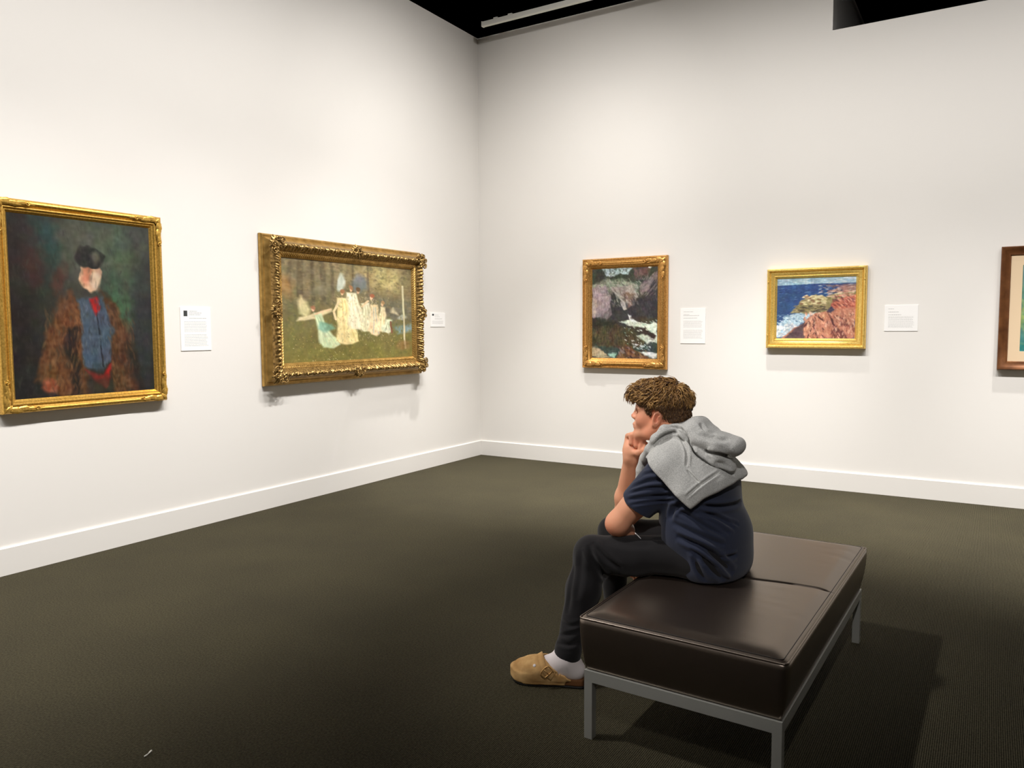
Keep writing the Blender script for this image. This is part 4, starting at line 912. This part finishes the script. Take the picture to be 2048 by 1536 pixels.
# hem of the sleeves, neck, and bottom edge that slopes from the lap down to the seat
ld = lel-lsh; ldn = ld/np.linalg.norm(ld)
sl, g = te.sub(lel-.13, lel+V3(.16, .10, .13)); X, Y, Z = g; c_ = lsh+ld*.685; hn = ldn+V3(.0, 0, -.15); hn /= np.linalg.norm(hn)
te.d[sl] = np.maximum(te.d[sl], np.where((X-lsh[0])*ldn[0]+(Y-lsh[1])*ldn[1]+(Z-lsh[2])*ldn[2] > .10, ((X-c_[0])*hn[0]+(Y-c_[1])*hn[1]+(Z-c_[2])*hn[2]), -1).astype(np.float32))
rd = rel-rsh; rdn = rd/np.linalg.norm(rd); c_ = rsh+rd*.66
sl, g = te.sub(rel-.12, rel+V3(.14, .12, .13)); X, Y, Z = g
te.d[sl] = np.maximum(te.d[sl], np.where((X-rsh[0])*rdn[0]+(Y-rsh[1])*rdn[1]+(Z-rsh[2])*rdn[2] > .10, ((X-c_[0])*rdn[0]+(Y-c_[1])*rdn[1]+(Z-c_[2])*rdn[2]), -1).astype(np.float32))
te.half(nek+(uch-nek)*.15, (nek-uch), 0)
ha = at(1330, 1072, Y0-.12); hb = at(1402, 1172, Y0-.12); e_ = hb-ha; nh = V3(e_[2], 0, -e_[0]); nh = nh if nh[0] < 0 else -nh
te.half(ha, nh, .004); seat_clip(te, .0035)
sV, sF = te.mesh(1)
nn = normals(sV, sF); sV = sV+nn*(.0025*vnoise(sV, 30, 7)*np.clip((sV[:, 2]-.45)/.03, 0, 1))[:, None]
tree = bvh(sV, sF); nn = normals(sV, sF)
for pix, dp, wd in (([(1262, 975), (1300, 962), (1335, 958)], .007, .007), ([(1256, 988), (1300, 976), (1350, 978)], .006, .006), ([(1252, 1000), (1300, 994), (1352, 990)], .008, .007), ([(1262, 1008), (1310, 1002), (1355, 1000)], .007, .006), ([(1284, 950), (1305, 946), (1325, 950)], .005, .006),
                    ([(1340, 1040), (1348, 1018), (1368, 1008), (1395, 1010)], .012, .009), ([(1400, 1012), (1440, 1014), (1478, 1006), (1488, 988)], .011, .008), ([(1352, 1018), (1378, 1032), (1410, 1052), (1452, 1072)], .010, .009), ([(1395, 1022), (1430, 1034), (1470, 1056)], .009, .008),
                    ([(1375, 1018), (1420, 1044), (1460, 1068)], .006, .007), ([(1345, 1046), (1400, 1072), (1450, 1092)], .009, .009), ([(1352, 1072), (1400, 1092), (1430, 1112), (1468, 1146)], .016, .010), ([(1440, 1112), (1456, 1114), (1474, 1110)], .008, .007),
                    ([(1380, 1096), (1402, 1112), (1428, 1140), (1450, 1162)], .012, .010), ([(1388, 1108), (1398, 1140), (1412, 1164)], .008, .009), ([(1410, 1120), (1440, 1136), (1466, 1150)], .006, .008), ([(1422, 1030), (1450, 1040), (1478, 1050)], .005, .006)):
    P = on_surface(tree, pix, 18); sV = fold(sV, nn, P, dp, wd)
fl_ = cushion_top(sV[:, 0], sV[:, 1])+.0025; sV[:, 2] = np.where((sV[:, 0] > 3.572), np.maximum(sV[:, 2], fl_), sV[:, 2])
tee_o = pmesh('t_shirt', sV, sF, m_tee, label='navy short-sleeved t-shirt')

# ---- grey hoodie draped round the neck and shoulders
m_hood = mat('heather_grey_fleece', (.36, .36, .34), .9, spec=.2); noise_color(m_hood, (.43, .43, .415), (.64, .635, .61), 260, 6); noise_bump(m_hood, 700, .3, .001); nodes(m_hood)[2].inputs['Sheen Weight'].default_value = .15
ho = Field((3.42, -4.36, .60), (4.08, -3.66, 1.10), .0038)
tee(ho); shell_in = ho.d-.004; shell = np.maximum(ho.d-.024, -shell_in)
cape = [(1278, 930), (1290, 903), (1310, 866), (1340, 842), (1400, 826), (1500, 850), (1505, 950), (1482, 961), (1440, 983), (1410, 998), (1390, 1015), (1372, 996), (1345, 967), (1318, 936), (1300, 917), (1290, 916)]
poly = np.array([at(a, b, Y0-.17)[[0, 2]] for a, b in cape])
X, Y, Z = np.meshgrid(*ho.ax, indexing='ij', sparse=True); X2 = X[:, 0, :]; Z2 = Z[0:1, 0, :]+0*X2; X2 = X2+0*Z2
dd = np.full(X2.shape, 1e9); ins = np.zeros(X2.shape, bool)
for i in range(len(poly)):
    a = poly[i]; b_ = poly[(i+1) % len(poly)]; e_ = b_-a; t = np.clip(((X2-a[0])*e_[0]+(Z2-a[1])*e_[1])/(e_@e_), 0, 1)
    dd = np.minimum(dd, np.hypot(X2-a[0]-t*e_[0], Z2-a[1]-t*e_[1])); ins ^= ((a[1] > Z2) != (b_[1] > Z2)) & (X2 < (b_[0]-a[0])*(Z2-a[1])/(b_[1]-a[1]+1e-12)+a[0])
pd = np.where(ins, -dd, dd).astype(np.float32)[:, None, :]
k_ = .010; hh = np.maximum(k_-np.abs(shell-pd), 0)/k_; ho.d = (np.maximum(shell, pd)+hh*hh*k_*.25).astype(np.float32)
# neck must stay free at the front
ho.cone(hp(-.01, 0, -.06), hp(.05, 0, -.12), .060, .070, .01, 'cut')
def hpth(pts, rad, k, sq=None): ho.path([at(a, b, c) for a, b, c in pts], rad, k, sq=sq)
hpth([(1352, 862, -4.09), (1330, 862, -4.125), (1312, 878, -4.14), (1299, 898, -4.13), (1290, 916, -4.10)], [.030, .024, .021, .020, .017], .012)   # rolled collar edge
hpth([(1289, 912, -4.08), (1284, 940, -4.06), (1276, 984, -4.05)], [.018, .020, .016], .012)                                                     # flap in front of the chest
hpth([(1350, 872, -3.95), (1330, 880, -3.93), (1312, 900, -3.95)], [.030, .026, .022], .012)
W2 = ((0, 1, 0), .50)
hpth([(1362, 870, -4.06), (1396, 858, -4.05), (1412, 872, -4.05)], [.036, .048, .050], .010, W2)        # hood behind the neck
hpth([(1404, 872, -4.06), (1440, 888, -4.06), (1470, 893, -4.05)], [.050, .046, .038], .008, W2)        # hood tip
hpth([(1404, 900, -4.08), (1436, 916, -4.08), (1458, 934, -4.06)], [.042, .036, .026], .006, ((0, 1, 0), .55))   # lower fold of the hood
hV, hF = ho.mesh(1); tree = bvh(hV, hF)
for pix, r_ in (([(1346, 853), (1364, 860), (1376, 874), (1382, 892), (1390, 910), (1410, 926), (1440, 938), (1466, 949)], .0085), ([(1306, 891), (1325, 872), (1346, 864)], .006), ([(1412, 902), (1440, 908), (1462, 914)], .006)):
    P = on_surface(tree, pix, 26)
    if len(P) > 4: ho.path(list(P), np.concatenate([np.linspace(.003, r_, 6), np.full(max(len(P)-12, 0), r_), np.linspace(r_, .003, 6)])[:len(P)], .006, 'cut')
hV, hF = ho.mesh(1)
nn = normals(hV, hF); hV = hV+nn*(.0030*vnoise(hV, 34, 9)+.0015*vnoise(hV, 80, 10))[:, None]
tree = bvh(hV, hF); nn = normals(hV, hF)
for pix, dp, wd in (([(1342, 852), (1364, 860), (1376, 874), (1382, 892), (1390, 910), (1410, 926), (1440, 938), (1470, 950)], .016, .007), ([(1305, 892), (1325, 872), (1348, 864), (1366, 866)], .010, .006), ([(1398, 868), (1430, 878), (1460, 880)], .006, .010),
                    ([(1410, 900), (1440, 906), (1466, 914)], .010, .009), ([(1400, 846), (1412, 862), (1432, 870)], .008, .008), ([(1352, 866), (1366, 884), (1374, 906), (1373, 934)], .007, .005), ([(1374, 940), (1386, 954), (1400, 967)], .006, .0045), ([(1372, 994), (1400, 970), (1438, 944)], .006, .0045), ([(1430, 925), (1450, 930), (1465, 940)], .006, .007)):
    P = on_surface(tree, pix, 24); hV = fold(hV, nn, P, dp, wd)
hood = pmesh('hoodie', hV, hF, m_hood, label='grey hoodie draped over the shoulders')
tree = bvh(hV, hF)
m_seam = mat('grey_seam', (.62, .61, .58), .85)
for pix in ([(1375, 991), (1402, 970), (1440, 945)], [(1356, 866), (1369, 884), (1377, 906), (1376, 934)], [(1377, 940), (1389, 952), (1402, 966)]):
    P = on_surface(tree, pix, 22)
    if len(P) > 4:
        V, F = tube(P, .0016, 5); link('seam', mesh_py('seam', V-PB, F), m_seam, hood)
# ---- hair: a close base with separate curling locks on top
m_hair = mat('brown_hair', (.2, .12, .05), .5, spec=.4); attr_color(m_hair)
hr = Field(hp(0, 0, 0)-.24, hp(0, 0, 0)+.26, .0034)
hr.ell(hp(-.016, 0, .060), (.114, .087, .091), HA, 0); hr.ell(hp(.056, 0, .092), (.064, .064, .044), HA, .03); hr.cone(hp(-.072, 0, .0), hp(-.066, 0, -.02), .052, .046, .03)
line = [(.30, .066), (.10, .066), (.078, .058), (.045, .048), (.036, .030), (.030, .016), (.019, .014), (.015, .034), (.000, .046), (-.022, .042), (-.030, .010), (-.040, -.028), (-.062, -.052), (-.10, -.060), (-.3, -.055), (-.3, .3), (.3, .3)]
X, Y, Z = np.meshgrid(*hr.ax, indexing='ij', sparse=True); fX = (X-HO[0])*HF[0]+(Y-HO[1])*HF[1]+0*Z; uZ = Z-HO[2]+0*fX
def poly_sd(px, py, P):
    P = np.array(P); d = np.full(px.shape, 1e9, np.float32); ins = np.zeros(px.shape, bool)
    for i in range(len(P)):
        a = P[i]; b_ = P[(i+1) % len(P)]; e_ = b_-a; t = np.clip(((px-a[0])*e_[0]+(py-a[1])*e_[1])/(e_@e_), 0, 1)
        d = np.minimum(d, np.hypot(px-a[0]-t*e_[0], py-a[1]-t*e_[1])); ins ^= ((a[1] > py) != (b_[1] > py)) & (px < (b_[0]-a[0])*(py-a[1])/(b_[1]-a[1]+1e-12)+a[0])
    return np.where(ins, -d, d)
hr.d = np.maximum(hr.d, poly_sd(fX, uZ, line)).astype(np.float32)
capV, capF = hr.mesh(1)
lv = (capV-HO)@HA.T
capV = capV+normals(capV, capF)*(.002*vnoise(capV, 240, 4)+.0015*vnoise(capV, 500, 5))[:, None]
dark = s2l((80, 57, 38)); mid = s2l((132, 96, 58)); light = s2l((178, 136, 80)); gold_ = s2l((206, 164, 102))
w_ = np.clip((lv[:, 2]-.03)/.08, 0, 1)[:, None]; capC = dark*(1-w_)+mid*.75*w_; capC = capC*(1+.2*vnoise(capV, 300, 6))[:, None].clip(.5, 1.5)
cnn = normals(capV, capF)
rg = np.random.RandomState(12); parts = [(capV, capF)]; cols = [capC]
cand = np.where((lv[:, 2] > -.055))[0]; pick = rg.permutation(cand)
nl = 0; used = np.zeros((0, 3))
for i in pick:
    f, l, u = lv[i]; p0 = capV[i]; n_ = cnn[i]
    if (n_@HU) < -.45: continue
    topness = float(np.clip((u-.050)/.05, 0, 1))
    if len(used) and np.min(((used-p0)**2).sum(1)) < (.0028+.0007*topness)**2: continue
    used = np.concatenate([used, p0[None]])
    ln = (.013+.030*topness)*rg.uniform(.75, 1.2); front = float(np.clip((f-.02)/.08, 0, 1)); back = float(np.clip((-f-.03)/.06, 0, 1))
    # hair grows forward over the brow, down over sides and back, in locks that share a direction
    flow = HF*(1.3*front+.15*(1-back))+HU*(-1.0*back-.5*(1-topness)-.35*front)+HL*np.sign(l)*.15
    w0 = np.array([math.sin(p0[0]*95+p0[2]*60), math.sin(p0[1]*90+1), math.sin(p0[2]*88+p0[0]*40+2)])
    flow = flow/np.linalg.norm(flow)+w0*.55*(.3+.7*topness)+rg.randn(3)*.10; flow = flow-n_*(flow@n_); flow /= np.linalg.norm(flow)+1e-9
    side = np.cross(n_, flow); m_ = 9; t = np.linspace(0, 1, m_)
    cr_ = rg.uniform(.004, .0085)*(.12+.88*topness); tw = rg.uniform(.7, 1.5)*2*np.pi*(1 if math.sin(p0[0]*70+p0[2]*50) > 0 else -1); ph = rg.uniform(0, 6.28)
    lift = (.05+.16*topness)*ln
    P = p0-n_*.0015+np.outer(t*ln, flow)+np.outer(np.sin(t*np.pi)*lift-t*t*ln*.10, n_)+np.outer(cr_*(np.sin(tw*t+ph)-math.sin(ph))*t**.5, side)+np.outer(cr_*(np.cos(tw*t+ph)-math.cos(ph))*t**.5, n_)*.45
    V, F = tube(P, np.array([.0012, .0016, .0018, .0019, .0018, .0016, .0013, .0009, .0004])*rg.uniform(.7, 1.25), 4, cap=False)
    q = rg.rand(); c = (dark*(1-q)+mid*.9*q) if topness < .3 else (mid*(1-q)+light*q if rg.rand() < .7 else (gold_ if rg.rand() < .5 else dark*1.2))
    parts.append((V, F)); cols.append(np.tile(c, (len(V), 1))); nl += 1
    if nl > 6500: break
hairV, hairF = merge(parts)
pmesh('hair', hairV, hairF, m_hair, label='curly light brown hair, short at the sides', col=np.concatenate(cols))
# eyebrow
for sg in (-1, 1):
    P = [hp(.0925, sg*.012, .044), hp(.0865, sg*.030, .049), hp(.077, sg*.046, .046)]; V, F = tube(spline(P, 8), [.0012, .002, .0024, .0024, .002, .0018, .0014, .0008], 6); link('eyebrow', mesh_py('eyebrow', V-PB, F), mat('brow_hair', tuple(mid), .7), person)

# ---- socks and clogs
m_sock = mat('white_ribbed_sock', (.74, .68, .68), .85, spec=.2); noise_bump(m_sock, 500, .3, .001)
m_suede = mat('tan_suede', (.50, .30, .12), .9, spec=.15); noise_color(m_suede, s2l((176, 136, 86)), s2l((208, 170, 116)), 22, 5); noise_bump(m_suede, 900, .3, .0008)
m_cork = mat('cork', s2l((110, 70, 34)), .8); m_sole = mat('black_rubber', (.012, .011, .010), .7); m_buckle = mat('brass_buckle', s2l((190, 150, 92)), .4, .6)
def shoe(he, fd, fs, an, mirror=1):
    lo = np.minimum(he, he+fd*.30)-V3(.09, .09, 0); hi = np.maximum(he, he+fd*.30)+V3(.09, .09, .2)
    sk = Field(lo, hi, .0036); foot(sk, he, fd, fs, an, .001); sk.cone(an, an+V3(0, 0, .06), .041, .041, .03); sk.half(he+V3(0, 0, .030), (0, 0, -1))
    n_ = V3(.20, 0, 1.0); sk.half(an+V3(0, 0, .025), n_)
    V, F = sk.mesh(1); pmesh('sock', V, F, m_sock, label='white sock')
    root_q = lambda s, w_, z: he+fd*s+fs*w_+V3(0, 0, z)
    X, Y, Z = np.meshgrid(*sk.ax, indexing='ij', sparse=True); S = (X-he[0])*fd[0]+(Y-he[1])*fd[1]+0*Z; Wd = (X-he[0])*fs[0]+(Y-he[1])*fs[1]+0*Z; Zz = Z+0*S
    # outline of the footbed
    out = [(-.004, 0), (.004, .028), (.03, .036), (.09, .036), (.15, .042), (.20, .051), (.24, .052), (.272, .040), (.290, .016), (.294, -.006), (.285, -.030), (.262, -.046), (.22, -.050), (.15, -.042), (.09, -.036), (.03, -.035), (.004, -.026)]
    o2 = spline([(a, b_, 0) for a, b_ in out+out[:1]], 60)[:-1, :2]; pd = poly_sd(S, Wd, o2)
    rock = np.clip((S-.22)/.07, 0, 1)**2*.010
    up = Field(lo, hi, .0036); foot(up, he, fd, fs, an, .0095)
    up.cone(root_q(.235, -.004, .040), root_q(.256, -.004, .038), .046, .036, .03); up.cone(root_q(.10, .012, .040), root_q(.2, .012, .045), .034, .038, .03); up.cone(root_q(.10, -.012, .040), root_q(.2, -.012, .045), .034, .038, .03)
    inner = up.d+.0075
    cut = np.maximum((Zz-.034)*.83-(S-.055)*.56, 0*S-1)           # opening slopes from the instep down to the heel wings
    up.d = np.maximum(np.maximum(up.d, -inner), np.maximum(cut, np.maximum(.026+rock-Zz, pd-.012))).astype(np.float32); band = np.maximum(np.maximum(np.abs(pd-.003)-.0045, np.abs(Zz-(.030+rock))-.020), np.maximum(cut, .075-S)); hk = np.maximum(.010-np.abs(up.d-band), 0)/.010; up.d = (np.minimum(np.maximum(up.d, .052-S), band)-hk*hk*.0025).astype(np.float32)
    V, F = up.mesh(1); V = V+normals(V, F)*(.0008*vnoise(V, 120, 3))[:, None]; sh = pmesh('clog', V, F, m_suede, label='tan suede clog with a buckled strap')
    fb = up.copy(); fb.d = np.maximum(pd-.001, np.abs(Zz-(.022+rock))-.013).astype(np.float32); V, F = fb.mesh(1); pmesh('footbed', V, F, m_cork, sh)
    so = up.copy(); so.d = np.maximum(pd-.003, np.abs(Zz-(.0048+rock*.8))-.0045).astype(np.float32); V, F = so.mesh(1); pmesh('sole', V, F, m_sole, sh)
    tr_ = bvh(*up.mesh(0))
    # strap across the instep
    side = fs if (fs@V3(0, -1, 0)) > 0 else -fs
    P = []
    for s_, w_, z in ((.190, -.02, .17), (.182, .02, .16), (.172, .06, .13), (.158, .09, .10), (.142, .10, .075), (.128, .10, .056)):
        o = he+fd*s_+side*w_+V3(0, 0, z); c = he+fd*(s_-.01)+V3(0, 0, .035); h_ = tr_.ray_cast(Vector(o), (Vector(c)-Vector(o)).normalized())
        if h_[0] is not None: P.append(np.array(h_[0])+np.array(h_[1])*.0015)
    if len(P) >= 4:
        P = spline(P, 20); tg = np.gradient(P, axis=0); tg /= np.linalg.norm(tg, axis=1)[:, None]; wn = np.cross(tg, V3(0, 0, 1)); oc = he+fd*.14+V3(0, 0, .03); nr = P-oc; nr -= tg*(nr*tg).sum(1)[:, None]; nr /= np.linalg.norm(nr, axis=1)[:, None]; wd = np.cross(tg, nr)
        V = np.concatenate([P+wd*.0125+nr*.000, P+wd*.0125+nr*.003, P-wd*.0125+nr*.003, P-wd*.0125+nr*.000]); n = len(P); i = np.arange(n-1); F = np.concatenate([np.stack([k*n+i, k*n+i+1, ((k+1) % 4)*n+i+1, ((k+1) % 4)*n+i], 1) for k in range(4)])
        pmesh('strap', V, F, m_suede, sh)
        k = 13; c = P[k]; a = wd[k]; t_ = tg[k]; nn_ = nr[k]; ring = [c+nn_*.005+a*x+t_*y for x, y in ((.018, .012), (-.018, .012), (-.018, -.012), (.018, -.012))]
        V, F = tube(spline(ring+ring[:1], 24)[:-1], .0026, 6, closed=True); me = mesh_np('buckle', V-PB, F); link('buckle', me, m_buckle, sh)
        V, F = tube([c+nn_*.006-t_*.012, c+nn_*.006+t_*.013], .0018, 6); link('buckle_pin', mesh_py('buckle_pin', V-PB, F), m_buckle, sh)
        q = P[5]+nr[5]*.001-wd[5]*.0; 
    h_ = tr_.ray_cast(Vector(he+fd*.195+side*.09+V3(0, 0, .12)), (Vector(he+fd*.195+V3(0, 0, .04))-Vector(he+fd*.195+side*.09+V3(0, 0, .12))).normalized())
    if h_[0] is not None:
        V, F = blob(np.array(h_[0]), .0065, np.array(h_[1]), .3, 10); me = mesh_np('strap_hole', V-PB, F); link('strap_hole', me, m_sock, sh)
shoe(heel, fdir, fside, lan); shoe(rheel, rfdir, rfside, ran)

# ------------------------------------------------------------------ scrap on the carpet
P = np.array([atZ(288, 1513.5, .0045), atZ(293, 1510.5, .006), atZ(298, 1506, .007), atZ(303.5, 1500.5, .005)])
V, F = tube(spline(P, 14), np.array([.0012]+[.0026]*5+[.0018]*3+[.0030]*4+[.0014]), 6); c0 = P.mean(0); c0[2] = 0
o = link('paper_scrap', mesh_py('paper_scrap', V-c0, F), m_paper); o.location = c0
tag(o, 'tiny curled white scrap lying on the carpet in the foreground', 'scrap')
